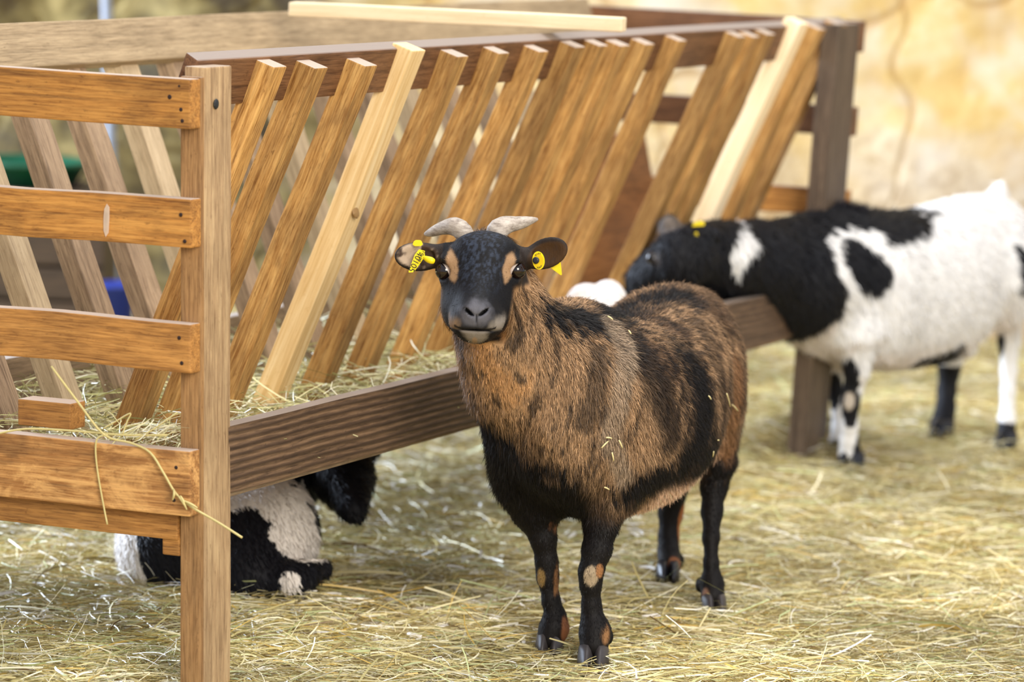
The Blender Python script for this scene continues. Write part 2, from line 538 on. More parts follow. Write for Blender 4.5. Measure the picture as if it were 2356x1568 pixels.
# ------------------------------------------------------------------ implicit-surface animals
class SDF:
    def __init__(s): s.p = []

    def ell(s, c, r, R=None, k=0.02, op='u'):
        s.p.append(('e', np.array(c, float), np.array(r, float), None if R is None else np.array(R, float), k, op))

    def cap(s, a, b, ra, rb, k=0.02, op='u', sq=None):
        """tapered capsule; sq = (axis, factor) squashes the section along an axis"""
        s.p.append(('c', np.array(a, float), np.array(b, float), ra, rb, k, op, sq))

    def chain(s, pts, rad, k=0.015, k0=None, sq=None):
        for i in range(len(pts) - 1):
            s.cap(pts[i], pts[i + 1], rad[i], rad[i + 1], k0 if (i == 0 and k0) else k, 'u', sq)

    def loft(s, fn, k=0.03): s.p.append(('l', fn, k))

    def __call__(s, p):
        d = None
        for q in s.p:
            if q[0] == 'e':
                _, c, r, R, k, op = q
                v = p - c
                if R is not None: v = v @ R.T
                k0 = np.sqrt(((v / r) ** 2).sum(1)); k1 = np.sqrt(((v / r ** 2) ** 2).sum(1)) + 1e-9
                e = k0 * (k0 - 1) / k1
            elif q[0] == 'c':
                _, a, b, ra, rb, k, op, sq = q
                ab = b - a; v = p - a
                t = np.clip((v @ ab) / (ab @ ab), 0, 1)
                w = v - t[:, None] * ab
                if sq is not None:
                    n, f = sq; n = np.array(n, float)
                    h = w @ n; w = w + np.outer(h * (1 / f - 1), n)
                e = np.sqrt((w ** 2).sum(1)) - (ra + (rb - ra) * t)
            else:
                e = q[1](p); k = q[2]; op = 'u'
            if d is None: d = e
            elif op == 'u':
                h = np.clip(0.5 + 0.5 * (d - e) / k, 0, 1)
                d = d + (e - d) * h - k * h * (1 - h)
            else:
                e = -e
                h = np.clip(0.5 - 0.5 * (d - e) / k, 0, 1)
                d = d + (e - d) * h + k * h * (1 - h)
        return d

    def grad(s, p, e=0.0015):
        g = np.zeros_like(p)
        for i in range(3):
            dp = np.zeros(3); dp[i] = e
            g[:, i] = s(p + dp) - s(p - dp)
        return g / (np.linalg.norm(g, axis=1, keepdims=True) + 1e-9)


def surface(sdf, lo, hi, h, it=3):
    """naive surface nets with a coarse pass first"""
    lo = np.array(lo, float); hi = np.array(hi, float)
    f = 4; hc = h * f
    nc = np.ceil((hi - lo) / hc).astype(int) + 1
    ax = [lo[i] + np.arange(nc[i]) * hc for i in range(3)]
    g = np.stack(np.meshgrid(*ax, indexing='ij'), -1).reshape(-1, 3)
    dc = sdf(g).reshape(nc)
    n = (nc - 1) * f + 1
    # nearest coarse value for every fine point
    ii = [np.minimum((np.arange(n[i]) + f // 2) // f, nc[i] - 1) for i in range(3)]
    D = dc[np.ix_(*ii)].astype(np.float32)
    near = np.abs(D) < hc * 2.6
    idx = np.argwhere(near)
    out = np.empty(len(idx))
    for a in range(0, len(idx), 400000):
        out[a:a + 400000] = sdf(lo + idx[a:a + 400000] * h)
    D[near] = out
    S = D < 0
    c = np.zeros(tuple(n - 1), dtype=np.uint8)
    for a in (0, 1):
        for b in (0, 1):
            for d in (0, 1):
                c += S[a:n[0] - 1 + a, b:n[1] - 1 + b, d:n[2] - 1 + d]
    cell = (c > 0) & (c < 8)
    ci = np.argwhere(cell)
    vid = np.full(tuple(n - 1), -1, dtype=np.int64)
    vid[cell] = np.arange(len(ci))
    acc = np.zeros((len(ci), 3)); cnt = np.zeros(len(ci))
    cor = [(0, 0, 0), (1, 0, 0), (0, 1, 0), (1, 1, 0), (0, 0, 1), (1, 0, 1), (0, 1, 1), (1, 1, 1)]
    for a in range(8):
        for b in range(a + 1, 8):
            A, B = np.array(cor[a]), np.array(cor[b])
            if np.abs(A - B).sum() != 1: continue
            da = D[ci[:, 0] + A[0], ci[:, 1] + A[1], ci[:, 2] + A[2]].astype(float)
            db = D[ci[:, 0] + B[0], ci[:, 1] + B[1], ci[:, 2] + B[2]].astype(float)
            m = (da < 0) != (db < 0)
            t = np.where(m, da / np.where(m, da - db, 1), 0)
            acc += np.where(m[:, None], A + t[:, None] * (B - A), 0); cnt += m
    V = lo + (ci + acc / cnt[:, None]) * h
    F = []
    for axn in range(3):
        e1, e2 = [x for x in range(3) if x != axn]
        sl0 = [slice(None)] * 3; sl1 = [slice(None)] * 3
        sl0[axn] = slice(0, n[axn] - 1); sl1[axn] = slice(1, n[axn])
        a = S[tuple(sl0)]; b = S[tuple(sl1)]
        ch = np.argwhere(a != b)
        ch = ch[(ch[:, e1] > 0) & (ch[:, e2] > 0) & (ch[:, e1] < n[e1] - 1) & (ch[:, e2] < n[e2] - 1)]
        ins = a[tuple(ch.T)]
        q = []
        for (u, w) in ((-1, -1), (0, -1), (0, 0), (-1, 0)):
            t = ch.copy(); t[:, e1] += u; t[:, e2] += w
            q.append(vid[tuple(t.T)])
        q = np.stack(q, 1)
        flip = ins if axn != 1 else ~ins
        q[~flip] = q[~flip][:, ::-1]
        F.append(q)
    F = np.concatenate(F); F = F[(F >= 0).all(1)]
    for _ in range(it):
        d = sdf(V); V = V - sdf.grad(V) * np.clip(d, -h, h)[:, None] * 0.9
    return V, F


def sample_surface(V, F, n):
    a, b, c, d = (V[F[:, i]] for i in range(4))
    A1 = np.linalg.norm(np.cross(b - a, c - a), axis=1); A2 = np.linalg.norm(np.cross(c - a, d - a), axis=1)
    A = A1 + A2; cs = np.cumsum(A); cs /= cs[-1]
    t = np.searchsorted(cs, rng.random(n)); t = np.minimum(t, len(F) - 1)
    two = rng.random(n) < (A2 / (A + 1e-12))[t]
    r1 = np.sqrt(rng.random(n)); r2 = rng.random(n)
    p = np.where(two[:, None], c[t], b[t]); q = np.where(two[:, None], d[t], c[t])
    return a[t] * (1 - r1)[:, None] + p * (r1 * (1 - r2))[:, None] + q * (r1 * r2)[:, None]


def hairs(root, nrm, comb, length, width, col, lift=0.35, droop=0.3):
    """tapered two-segment ribbons"""
    n = len(root)
    comb = comb - nrm * (comb * nrm).sum(1, keepdims=True)
    comb /= np.linalg.norm(comb, axis=1, keepdims=True) + 1e-6
    jit = rng.normal(0, 0.22, (n, 3))
    d1 = comb * (1 - lift) + nrm * lift + jit * 0.6
    d1 /= np.linalg.norm(d1, axis=1, keepdims=True)
    d2 = comb + nrm * (lift * 0.25) + jit + np.array([0, 0, -droop])
    d2 /= np.linalg.norm(d2, axis=1, keepdims=True)
    side = np.cross(d1, nrm + rng.normal(0, 0.25, (n, 3)))
    side /= np.linalg.norm(side, axis=1, keepdims=True) + 1e-6
    L = length[:, None]; w = width[:, None]
    r0 = root - nrm * 0.001
    p1 = r0 + d1 * L * 0.45; p2 = p1 + d2 * L * 0.55
    V = np.stack([r0 - side * w, r0 + side * w, p1 + side * w * 0.8, p1 - side * w * 0.8, p2 + side * w * 0.15, p2 - side * w * 0.15], 1).reshape(-1, 3)
    b = np.arange(n)[:, None] * 6
    F = np.concatenate([b + [0, 1, 2, 3], b + [3, 2, 4, 5]])
    C = np.repeat(col, 6, 0)
    return V, F, C


def fur_mat(name, rough=0.6, spec=0.25, bump=0.0, sheen=0.0):
    T = NT(name, rough, spec)
    a = T.n('ShaderNodeAttribute', attribute_name='col').outputs['Color']
    T.l(a, T.b.inputs['Base Color'])
    if bump:
        vv = T.n('ShaderNodeTexCoord').outputs['Object']
        nz = T.noise(T.mapping(vv, (220, 220, 70)), 1, 3, 0.7)
        T.bump(nz, bump, 0.003)
    if sheen:
        T.b.inputs['Sheen Weight'].default_value = sheen
        T.b.inputs['Sheen Roughness'].default_value = 0.5
    return T.m


SKIN = fur_mat('short_goat_coat', 0.62, 0.2, 0.35)
FUR = fur_mat('goat_hair', 0.5, 0.18)


def tube(name, pts, rad, mat, parent, nseg=14, sub=5, ridge=0.0, ends=True, squash=1.0):
    pts = np.array(pts, float); rad = np.array(rad, float)
    n = len(pts)
    tt = np.linspace(0, n - 1, (n - 1) * sub + 1)
    def cr(A, t):
        i = np.minimum(t.astype(int), n - 2); f = (t - i)
        g = lambda k: A[np.clip(k, 0, n - 1)]
        f = f[:, None] if A.ndim > 1 else f
        return 0.5 * ((2 * g(i)) + (-g(i - 1) + g(i + 1)) * f + (2 * g(i - 1) - 5 * g(i) + 4 * g(i + 1) - g(i + 2)) * f ** 2 + (-g(i - 1) + 3 * g(i) - 3 * g(i + 1) + g(i + 2)) * f ** 3)
    Pp = cr(pts, tt); Rr = np.maximum(cr(rad, tt), 1e-4)
    T = np.gradient(Pp, axis=0); T /= np.linalg.norm(T, axis=1, keepdims=True)
    u = np.cross(T[0], [0, 0, 1.0]);
    if np.linalg.norm(u) < 0.1: u = np.cross(T[0], [0, 1.0, 0])
    u /= np.linalg.norm(u)
    V = []
    L = 0
    for i in range(len(Pp)):
        u = u - T[i] * (u @ T[i]); u /= np.linalg.norm(u); w = np.cross(T[i], u)
        if i: L += np.linalg.norm(Pp[i] - Pp[i - 1])
        r = Rr[i] * (1 + ridge * math.sin(L * 900))
        for k in range(nseg):
            a = 2 * math.pi * k / nseg
            V.append(Pp[i] + u * r * math.cos(a) + w * r * squash * math.sin(a))
    m = len(Pp)
    F = [[i * nseg + k, i * nseg + (k + 1) % nseg, (i + 1) * nseg + (k + 1) % nseg, (i + 1) * nseg + k] for i in range(m - 1) for k in range(nseg)]
    bm = bmesh.new()
    bv = [bm.verts.new(v) for v in V]
    for f in F: bm.faces.new([bv[i] for i in f])
    if ends:
        bm.faces.new([bv[k] for k in range(nseg)][::-1]); bm.faces.new([bv[(m - 1) * nseg + k] for k in range(nseg)])
    bmesh.ops.recalc_face_normals(bm, faces=bm.faces)
    for f in bm.faces: f.smooth = True
    me = bpy.data.meshes.new(name); bm.to_mesh(me); bm.free()
    if parent is None: return me
    return link(name, me, mat, parent)


def eye(parent, c, r, look, up=(0, 0, 1)):
    """eyeball with horizontal slit pupil, dark iris and a pale rim"""
    T = NT('goat_eye', 0.08, 0.6)
    vv = T.n('ShaderNodeAttribute', attribute_name='ev').outputs['Vector']
    sx = T.n('ShaderNodeSeparateXYZ'); T.l(vv, sx.inputs[0])
    T.color(T.ramp(sx.outputs[2], [(0.0, lin4(228, 214, 206)), (0.02, lin4(220, 206, 198)), (0.05, lin4(200, 186, 178)), (0.09, lin4(18, 12, 12)), (0.72, lin4(34, 20, 13)), (0.86, lin4(8, 7, 8))]))
    bm = bmesh.new(); bmesh.ops.create_uvsphere(bm, u_segments=24, v_segments=16, radius=r)
    for f in bm.faces: f.smooth = True
    me = bpy.data.meshes.new('eye'); bm.to_mesh(me); bm.free()
    n = len(me.vertices); P_ = np.zeros(n * 3, dtype=np.float32); me.vertices.foreach_get('co', P_); P_ = P_.reshape(-1, 3)
    set_vec(me, P_ / r, 'ev')
    q = Vector(look).to_track_quat('Z', 'Y').to_matrix().to_4x4()
    me.transform(Matrix.Translation(Vector(c)) @ q)
    return link('eye', me, T.m, parent)


HOOF = plain('dark_grey_hoof_horn', lin(62, 57, 57), 0.45, 0.4)
HOOFB = plain('black_hoof_horn', lin(30, 30, 36), 0.4, 0.4)


def hoof(parent, p, fdir, s=1.0, mat=None):
    """cloven hoof: two pointed claws side by side"""
    fdir = np.array([fdir[0], fdir[1], 0.0]); fdir /= np.linalg.norm(fdir)
    sd = np.array([fdir[1], -fdir[0], 0.0])
    bm = bmesh.new()
    for sg in (-1, 1):
        rings = []
        for z, fl, wd, fo in ((0.0, 0.027, 0.0112, 0.004), (0.014, 0.025, 0.0112, 0.001), (0.026, 0.020, 0.0100, -0.004), (0.033, 0.013, 0.007, -0.007)):
            ring = []
            for k in range(14):
                a = 2 * math.pi * k / 14
                x = math.cos(a); y = math.sin(a)
                fx = (x * fl * (1.15 if x > 0 else 0.85) + fo) * s
                sy = (y * wd * (1 - 0.45 * max(0, x)) + sg * 0.0108 * (1 - 0.18 * max(0, x))) * s
                q = np.array(p) + fdir * fx + sd * sy + np.array([0, 0, z * s])
                ring.append(bm.verts.new(q))
            rings.append(ring)
        for a, b in zip(rings, rings[1:]):
            for k in range(14): bm.faces.new([a[k], a[(k + 1) % 14], b[(k + 1) % 14], b[k]])
        bm.faces.new(rings[0][::-1]); bm.faces.new(rings[-1])
    bmesh.ops.recalc_face_normals(bm, faces=bm.faces)
    for f in bm.faces: f.smooth = True
    me = bpy.data.meshes.new('hoof'); bm.to_mesh(me); bm.free()
    return link('hoof', me, mat or HOOF, parent)


def interp_s(x, xs, ys):
    """smooth (monotone cubic-ish) interpolation"""
    xs = np.array(xs, float); ys = np.array(ys, float)
    i = np.clip(np.searchsorted(xs, x) - 1, 0, len(xs) - 2)
    m = np.gradient(ys, xs)
    h = xs[i + 1] - xs[i]; t = np.clip((x - xs[i]) / h, 0, 1)
    return (2 * t ** 3 - 3 * t ** 2 + 1) * ys[i] + (t ** 3 - 2 * t ** 2 + t) * h * m[i] + (-2 * t ** 3 + 3 * t ** 2) * ys[i + 1] + (t ** 3 - t ** 2) * h * m[i + 1]


def torso(H0, u, v, keys):
    """keys: rows of f, lateral centre, centre height, half width, half height"""
    K = np.array(keys, float)
    f0, f1 = K[0, 0], K[-1, 0]

    def fn(p):
        q = p - H0
        f = q @ u; w = q @ v; z = q[:, 2]
        fc = np.clip(f, f0, f1)
        vc, zc, rv, rz = (interp_s(fc, K[:, 0], K[:, j]) for j in (1, 2, 3, 4))
        rv = np.maximum(rv, .004); rz = np.maximum(rz, .004)
        m = np.minimum(rv, rz)
        df = f - fc
        a = (np.abs((w - vc) / rv) ** 2.2 + np.abs((z - zc) / rz) ** 2.2) ** (1 / 2.2)
        d = (a - 1) * m
        return np.where(np.abs(df) > 0, np.sqrt(np.maximum(d, 0) ** 2 + df ** 2), d)
    return fn


def chain_px(S_, rows, k=0.015, k0=None, sq=None):
    pts = [at(a, b, c) for a, b, c, _ in rows]
    S_.chain(pts, [r[3] for r in rows], k, k0, sq)
    return pts


# ------------------------------------------------------------------ brown goat, standing in front
H0 = np.array([0.37, 6.65, 0.0])
U = np.array([-0.375, -0.927, 0.0]); Vd = np.array([0.927, -0.375, 0.0])
bl = lambda f, v, z: H0 + U * f + Vd * v + np.array([0, 0, z])
goat = empty('goat', bl(0.3, 0, 0), 'brown and black horned goat with yellow ear tags looking at the camera', 'goat')
g = SDF()
g.loft(torso(H0, U, Vd, [
    (-0.075, -.03, .500, .004, .004), (-0.06, -.03, .498, .045, .060), (-0.02, -.03, .492, .080, .098), (0.06, -.028, .482, .104, .130),
    (0.16, -.022, .458, .134, .158), (0.28, -.012, .424, .156, .170), (0.40, -.008, .408, .162, .176), (0.50, -.008, .416, .155, .180),
    (0.60, -.010, .425, .140, .172), (0.68, -.014, .428, .112, .142), (0.74, -.018, .430, .070, .095), (0.775, -.02, .430, .004, .004)]), k=.03)
# shoulders, haunches
g.ell(at(1205, 1010, 6.12), (.062, .075, .125), k=.05)
g.ell(at(1392, 1000, 6.10), (.062, .075, .135), k=.05)
g.ell(bl(.08, .050, .43), (.058, .09, .12), k=.05)
g.ell(bl(.03, -.10, .43), (.050, .09, .12), k=.05)
g.ell(at(1310, 760, 6.16), (.07, .12, .05), k=.06)
# neck
chain_px(g, [(1268, 900, 6.14, .122), (1215, 850, 6.06, .108), (1172, 775, 6.03, .082), (1140, 690, 6.03, .068), (1118, 620, 6.03, .062)], k=.04, k0=.06)
# legs
FLg = chain_px(g, [(1222, 1090, 6.14, .052), (1232, 1177, 6.13, .037), (1250, 1236, 6.12, .0225), (1258, 1294, 6.12, .0185), (1260, 1325, 6.12, .0180),
                   (1268, 1382, 6.115, .0145), (1277, 1415, 6.115, .0170), (1275, 1443, 6.11, .0250), (1267, 1466, 6.105, .0240)], k=.012, k0=.05)
FRg = chain_px(g, [(1390, 1070, 6.07, .056), (1390, 1154, 6.05, .0325), (1383, 1206, 6.04, .0290), (1373, 1265, 6.03, .0245), (1360, 1315, 6.02, .0205), (1359, 1345, 6.02, .0170),
                   (1361, 1392, 6.02, .0155), (1363, 1420, 6.02, .0175), (1369, 1450, 6.015, .0262), (1367, 1482, 6.005, .0255)], k=.012, k0=.05)
HRg = chain_px(g, [(1625, 960, 6.62, .066), (1655, 1060, 6.60, .030), (1643, 1118, 6.60, .0245), (1638, 1177, 6.58, .0190), (1636, 1236, 6.55, .0145),
                   (1636, 1294, 6.53, .0125), (1638, 1340, 6.52, .0205), (1640, 1370, 6.505, .0235)], k=.012, k0=.06)
HLg = chain_px(g, [(1545, 1010, 6.72, .06), (1552, 1100, 6.86, .032), (1543, 1177, 6.88, .0230), (1538, 1236, 6.87, .0190), (1538, 1270, 6.85, .0200), (1540, 1300, 6.82, .0240)], k=.012, k0=.06)
for c in ((1613, 1345, 6.54), (1562, 1290, 6.86), (1397, 1464, 6.04)):
    g.ell(at(*c), (.011, .012, .015), k=.012)          # dew claws
# udder side of belly
g.ell(bl(.20, -.02, .285), (.07, .10, .04), k=.05)
# tail
g.chain([bl(-.05, -.03, .56), bl(-.10, -.03, .545), bl(-.125, -.03, .50)], [.022, .016, .008], k=.02)

# head, in a frame looking at the camera: x right, d towards the camera, z up
EY = 5.93
E0 = at(1105, 621, EY)
hx = np.array([1, 0, .02]); hd = np.array([0.02, -1, .0]); hz = np.array([0, 0, 1.0])
hp = lambda x, d, z: E0 + hx * x * .001 + hd * d * .001 + hz * z * .001


def hell(c, r, pitch=0, yaw=0, k=.02, op='u', roll=0):
    """ellipsoid in the head frame; radii (x, along, up) in mm, pitch lowers the far end"""
    a = math.radians(pitch); b = math.radians(yaw); cc_ = math.radians(roll)
    X = np.array([math.cos(b), math.sin(b), 0]); Dd = np.array([-math.sin(b) * math.cos(a), math.cos(b) * math.cos(a), -math.sin(a)])
    Z = np.cross(X, Dd)
    X, Z = X * math.cos(cc_) + Z * math.sin(cc_), Z * math.cos(cc_) - X * math.sin(cc_)
    toW = lambda q: np.array([q[0], -q[1], q[2]])
    g.ell(hp(*c), np.array(r) * .001, np.stack([toW(X), toW(Dd), toW(Z)]), k=k, op=op)


hell((6, -48, 4), (66, 62, 58), 20, k=.03)                  # cranium
hell((8, -14, 34), (54, 28, 28), 50, k=.025)                 # forehead
for sx in (-1, 1):
    hell((sx * 52, -24, 6), (23, 34, 24), 25, sx * 14, k=.018)   # orbit
    hell((sx * 55, -4, 17), (15, 14, 8), 20, sx * 30, k=.012)    # brow
    hell((sx * 55, -8, -14), (14, 16, 9), 20, sx * 20, k=.012)   # lower lid
    hell((sx * 34, -15, -58), (30, 46, 46), 60, k=.03)           # cheek
g.cap(hp(2, -12, -5), hp(-3, 52, -62), .046, .031, k=.03, sq=((0, .0, 1.0), .95))
hell((-4, 60, -66), (26, 24, 21), 30, k=.022)               # nose pad
for sx in (-1, 1):
    hell((-4 + sx * 22, 52, -82), (22, 24, 19), 20, sx * 18, k=.014)  # upper lips
    hell((-4 + sx * 15, 72, -60), (9, 12, 8), 20, sx * 20, k=.010)    # wings of the nostrils
g.cap(hp(0, -40, -60), hp(-2, 24, -84), .055, .0395, k=.03)
hell((-4, 46, -101), (22, 18, 13), 10, k=.016)              # chin
hell((-4, 78, -94), (36, 20, 1.4), -4, k=.005, op='s')      # mouth
for sx in (-1, 1):
    hell((-4 + sx * 13.0, 86, -62), (11.5, 13, 2.8), 10, k=.003, op='s', roll=sx * 38)
    hell((sx * 64, 2, -2 + sx * 2), (15, 16, 13), 0, k=.006, op='s')   # eye sockets
hell((-4, 90, -76), (.8, 10, 13), 0, k=.004, op='s')       # groove under the nose
# ears
hell((-108, -30, 17), (43, 9, 25), 0, -22, k=.010, roll=-4)
g.cap(hp(-62, -38, 20), hp(-90, -34, 20), .020, .014, k=.015, sq=((0, 1.0, 0), .6))
hell((-108, -20, 17), (35, 8.5, 18), 0, -22, k=.006, op='s', roll=-4)
hell((113, -34, 28), (41, 9, 26), 0, 22, k=.010, roll=24)
g.cap(hp(62, -40, 16), hp(92, -36, 20), .019, .014, k=.015, sq=((0, 1.0, 0), .6))
hell((115, -24, 29), (32, 8.5, 18), 0, 22, k=.006, op='s', roll=24)

V0, F0 = surface(g, (-.30, 5.72, -0.01), (.72, 7.02, .86), .0029)
N0 = g.grad(V0)



def hit(px, py, back=0.0, pts=None, tol=.006):
    """point of an animal's skin met by a sight line"""
    pts = V0 if pts is None else pts
    d = at(px, py, 7.0) - CAM; d /= np.linalg.norm(d)
    q = pts - CAM; t = q @ d
    r = np.linalg.norm(q - t[:, None] * d, axis=1)
    k = r < tol
    if not k.any(): k = r < r.min() + .004
    return CAM + d * (t[k].min() + back)


def dline(p, pts, src=None):
    """distance to a polyline of skin points"""
    P_ = [hit(*q, pts=src) for q in pts]
    d = np.linalg.norm(p - P_[0], axis=1)
    for a, b in zip(P_, P_[1:]):
        ab = b - a; t = np.clip(((p - a) @ ab) / (ab @ ab), 0, 1)
        d = np.minimum(d, np.linalg.norm(p - a - t[:, None] * ab, axis=1))
    return d


def px_of(p):
    v = p - CAM; w = v @ fwd
    return 1178 + FPX * (v @ CX) / w, 784 + FPX * (v @ CY) / w


def local(p, H, u, v):
    q = p - H
    return q @ u, q @ v, q[:, 2]


def brown_coat(p, n):
    f, v, z = local(p, H0, U, Vd)
    # streak noise runs down and back along the lie of the hair
    st = fbm(np.stack([f * 105 + z * 34, v * 105, z * 17], 1), 3)
    st2 = fbm(np.stack([f * 16, v * 16, z * 7], 1) + 5, 3)
    md = fbm(np.stack([f * 7, v * 7, z * 7], 1) + 31, 2)
    tan = np.array(lin(158, 125, 92)); brown = np.array(lin(100, 76, 55)); blk = np.array(lin(18, 14, 13)); grey = np.array(lin(156, 134, 110))
    c = brown + (tan - brown) * sstep(.35, .65, st2)[:, None]
    neck = sstep(.60, .70, f) * sstep(.30, .42, z)
    c = c + (np.array(lin(168, 132, 95)) - c) * (neck * .8)[:, None]
    B = np.zeros(len(p))
    # mottled dark streaks over back and flank
    fl = sstep(.07, .0, dline(p, [(1500, 800), (1560, 900), (1600, 980)]) - .06)
    B = np.maximum(B, fl * sstep(.42, .56, st) * .9)
    B = np.maximum(B, sstep(.47, .60, st) * .8 * sstep(.62, .50, f))
    B = np.maximum(B, sstep(.56, .68, st) * .75)
    for pts, r, k in (([(1590, 830), (1625, 930), (1610, 1020), (1585, 1060)], .050, 1.0), ([(1450, 1128), (1530, 1104), (1605, 1045)], .032, 1.0),
                      ([(1480, 820), (1520, 900), (1545, 1000)], .028, .8), ([(1600, 740), (1650, 820), (1660, 900)], .022, .6), ([(1372, 800), (1368, 900), (1345, 960)], .018, .7),
                      ([(1285, 716), (1330, 722), (1385, 735)], .034, 1.0), ([(1400, 715), (1440, 700), (1480, 688), (1560, 678)], .036, 1.0), ([(1185, 690), (1200, 740), (1180, 800)], .007, .8),
                      ([(1110, 805), (1140, 880), (1165, 930)], .005, .6), ([(1625, 1050), (1660, 1080)], .05, 1.0)):
        B = np.maximum(B, k * sstep(1.25, .75, dline(p, pts) / r + (st - .5) * 2.4))
    # breast
    chz = .432 - .42 * (v + .15) - .35 * np.maximum(v - .08, 0)
    B = np.maximum(B, sstep(.028, -.028, z - chz + (st - .5) * .11) * sstep(.50, .56, f + (v < 0) * .2) * (1 - sstep(.02, .10, v) * sstep(.24, .30, z)))
    # legs
    leg = sstep(.265, .235, z + (st - .5) * .03)
    inner = np.zeros(len(p))
    B = np.maximum(B, leg)
    th = sstep(1.2, .75, dline(p, [(1110, 800), (1135, 850), (1165, 880)]) / .046 + (st2 - .5) * 2.2 + (st - .5))
    c = c + (np.array(lin(186, 140, 92)) - c) * (th * .85)[:, None]
    B = B * (1 - .85 * th)
    c = c + (blk - c) * B[:, None]
    # pale dusty band behind the shoulder, pale bare belly, tan edge at the rear
    gb = sstep(1.3, .6, dline(p, [(1400, 735), (1432, 800), (1425, 900), (1405, 1000), (1440, 1090)]) / .022 + (st2 - .5) * 1.2)
    c = c + (grey - c) * (gb * .8 * sstep(.25, .5, st + .12))[:, None]
    be = np.maximum(sstep(-.42, -.62, n[:, 2]), sstep(1.2, .8, dline(p, [(1445, 1182), (1530, 1160), (1605, 1116)]) / .030) * sstep(.40, .0, n[:, 2])) * sstep(.56, .50, f) * sstep(.0, .06, f) * sstep(.195, .21, z)
    lg = HRg[2] - HRg[0]; tl = np.clip(((p - HRg[0]) @ lg) / (lg @ lg), 0, 1)
    be = be * sstep(.046, .060, np.linalg.norm(p - HRg[0] - tl[:, None] * lg, axis=1) + (st - .5) * .02)
    c = c + (np.array(lin(216, 178, 150)) - c) * be[:, None]
    re = sstep(1.3, .7, dline(p, [(1692, 840), (1692, 960), (1680, 1030)]) / .028 + (st - .5))
    c = c + (np.array(lin(142, 102, 68)) - c) * (re * .8)[:, None]
    # leg markings, placed at spots on the limbs
    def spot(q, r, col, amt=1.0):
        nonlocal c
        d = np.sqrt((((p - q) / r) ** 2).sum(1))
        c = c + (np.array(col) - c) * (amt * sstep(1.15, .8, d + (st - .5) * .5))[:, None]
    tn = lin(150, 104, 64)
    spot(FRg[4] + [-.001, -.022, -.004], (.013, .016, .018), lin(166, 146, 118))
    spot(FRg[4] + [.014, -.012, .006], (.008, .014, .012), tn)
    spot(FLg[4] + [-.012, -.014, .0], (.009, .014, .018), lin(140, 112, 66))
    spot(FLg[1] + [.026, .0, -.012], (.016, .03, .04), lin(138, 92, 60))
    spot(FLg[4] + [.014, .0, -.02], (.007, .02, .055), tn, .8)
    spot(FLg[7] + [.018, -.004, -.002], (.013, .022, .026), lin(134, 84, 52))
    spot(FRg[8] + [.014, -.010, -.006], (.013, .020, .022), lin(150, 108, 70))
    spot(HRg[7] + [-.014, -.008, .0], (.008, .02, .018), lin(130, 96, 76))
    spot(HLg[5] + [.008, -.012, -.0], (.014, .02, .022), lin(124, 76, 44))
    spot(HLg[2] + [.022, .0, -.02], (.010, .03, .06), lin(150, 92, 50))
    # head
    q = (p - E0) * 1000
    x = q[:, 0]; d = -q[:, 1]; hz_ = q[:, 2]
    hs = fbm(p * 90, 3)
    head = sstep(-8, 4, d - np.interp(hz_, [-130, -95, -70, -45, -25, 0, 40], [-5, -12, -25, -45, -58, -62, -62])) * (np.abs(x) < 175) * (hz_ > -128) * (p[:, 1] < 6.06)
    head = head * (1 - sstep(52, 62, x + (hz_ + 60) * -.12) * sstep(-22, -34, hz_))
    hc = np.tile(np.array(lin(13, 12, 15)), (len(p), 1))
    hc = hc + (np.array(lin(52, 60, 76)) - hc) * (.75 * sstep(.42, .70, fbm(p * [330, 330, 120], 2)) * sstep(-50, 20, hz_) * sstep(48, 25, np.abs(x)))[:, None]  # bluish forehead sheen painted into the black coat colour
    def hm(mask, col, amt=1.0):
        nonlocal hc
        hc = hc + (np.array(col) - hc) * (np.clip(mask, 0, 1) * amt)[:, None]
    # jaw and cheek, brown behind the black mask
    hm(sstep(38, 50, x + (hs - .5) * 24 - (hz_ + 60) * .10) * sstep(-18, -34, hz_) * sstep(20, 0, d), lin(122, 86, 54))
    hm(sstep(-50, -60, x + (hs - .5) * 16) * sstep(-20, -40, hz_) * sstep(10, -10, d), lin(110, 84, 62), .8)
    for sx in (-1, 1):
        xx = x - sx * (38 + (hz_ < 10) * 0) ; ax_ = (xx - sx * (12 - hz_) * .0) / 11.5
        hm(sstep(1.2, .75, np.sqrt(((x - sx * 48 - sx * (hz_ - 8) * .14) / 10) ** 2 + ((hz_ - 8) / 25) ** 2) + (hs - .5) * .6) * (d > -45), lin(160, 126, 92), .9)
    hm(sstep(1.15, .5, np.sqrt(((x + 4) / (30 + .25 * (-62 - hz_))) ** 2 + ((hz_ + 64) / 28) ** 2) + (hs - .5) * .5) * sstep(22, 42, d), lin(98, 97, 104), .9)
    hm(sstep(20, 36, np.abs(x + 4) + (hs - .5) * 22 - (hz_ + 85) * .3) * sstep(-62, -80, hz_ + (hs - .5) * 16) * sstep(-97, -91, hz_) * sstep(22, 40, d) * sstep(-60, 20, x + 10), lin(138, 129, 119), .9)
    hm(sstep(20, 34, -(x + 4) + (hs - .5) * 20) * sstep(-70, -84, hz_ + (hs - .5) * 16) * sstep(-97, -91, hz_) * sstep(22, 40, d), lin(140, 112, 84), .8)
    hm(sstep(7, -5, np.abs(x + 4) - 25 * np.sqrt(np.clip((hz_ + 121) / 27, 0, 1)) + (hs - .5) * 18) * sstep(-93, -97, hz_) * sstep(10, 24, d), lin(126, 116, 104), .9)
    hm(sstep(1.1, .8, np.sqrt(((x + 4) / 4) ** 2 + ((hz_ + 114) / 8) ** 2)) * (d > 20), lin(150, 118, 84), .7)
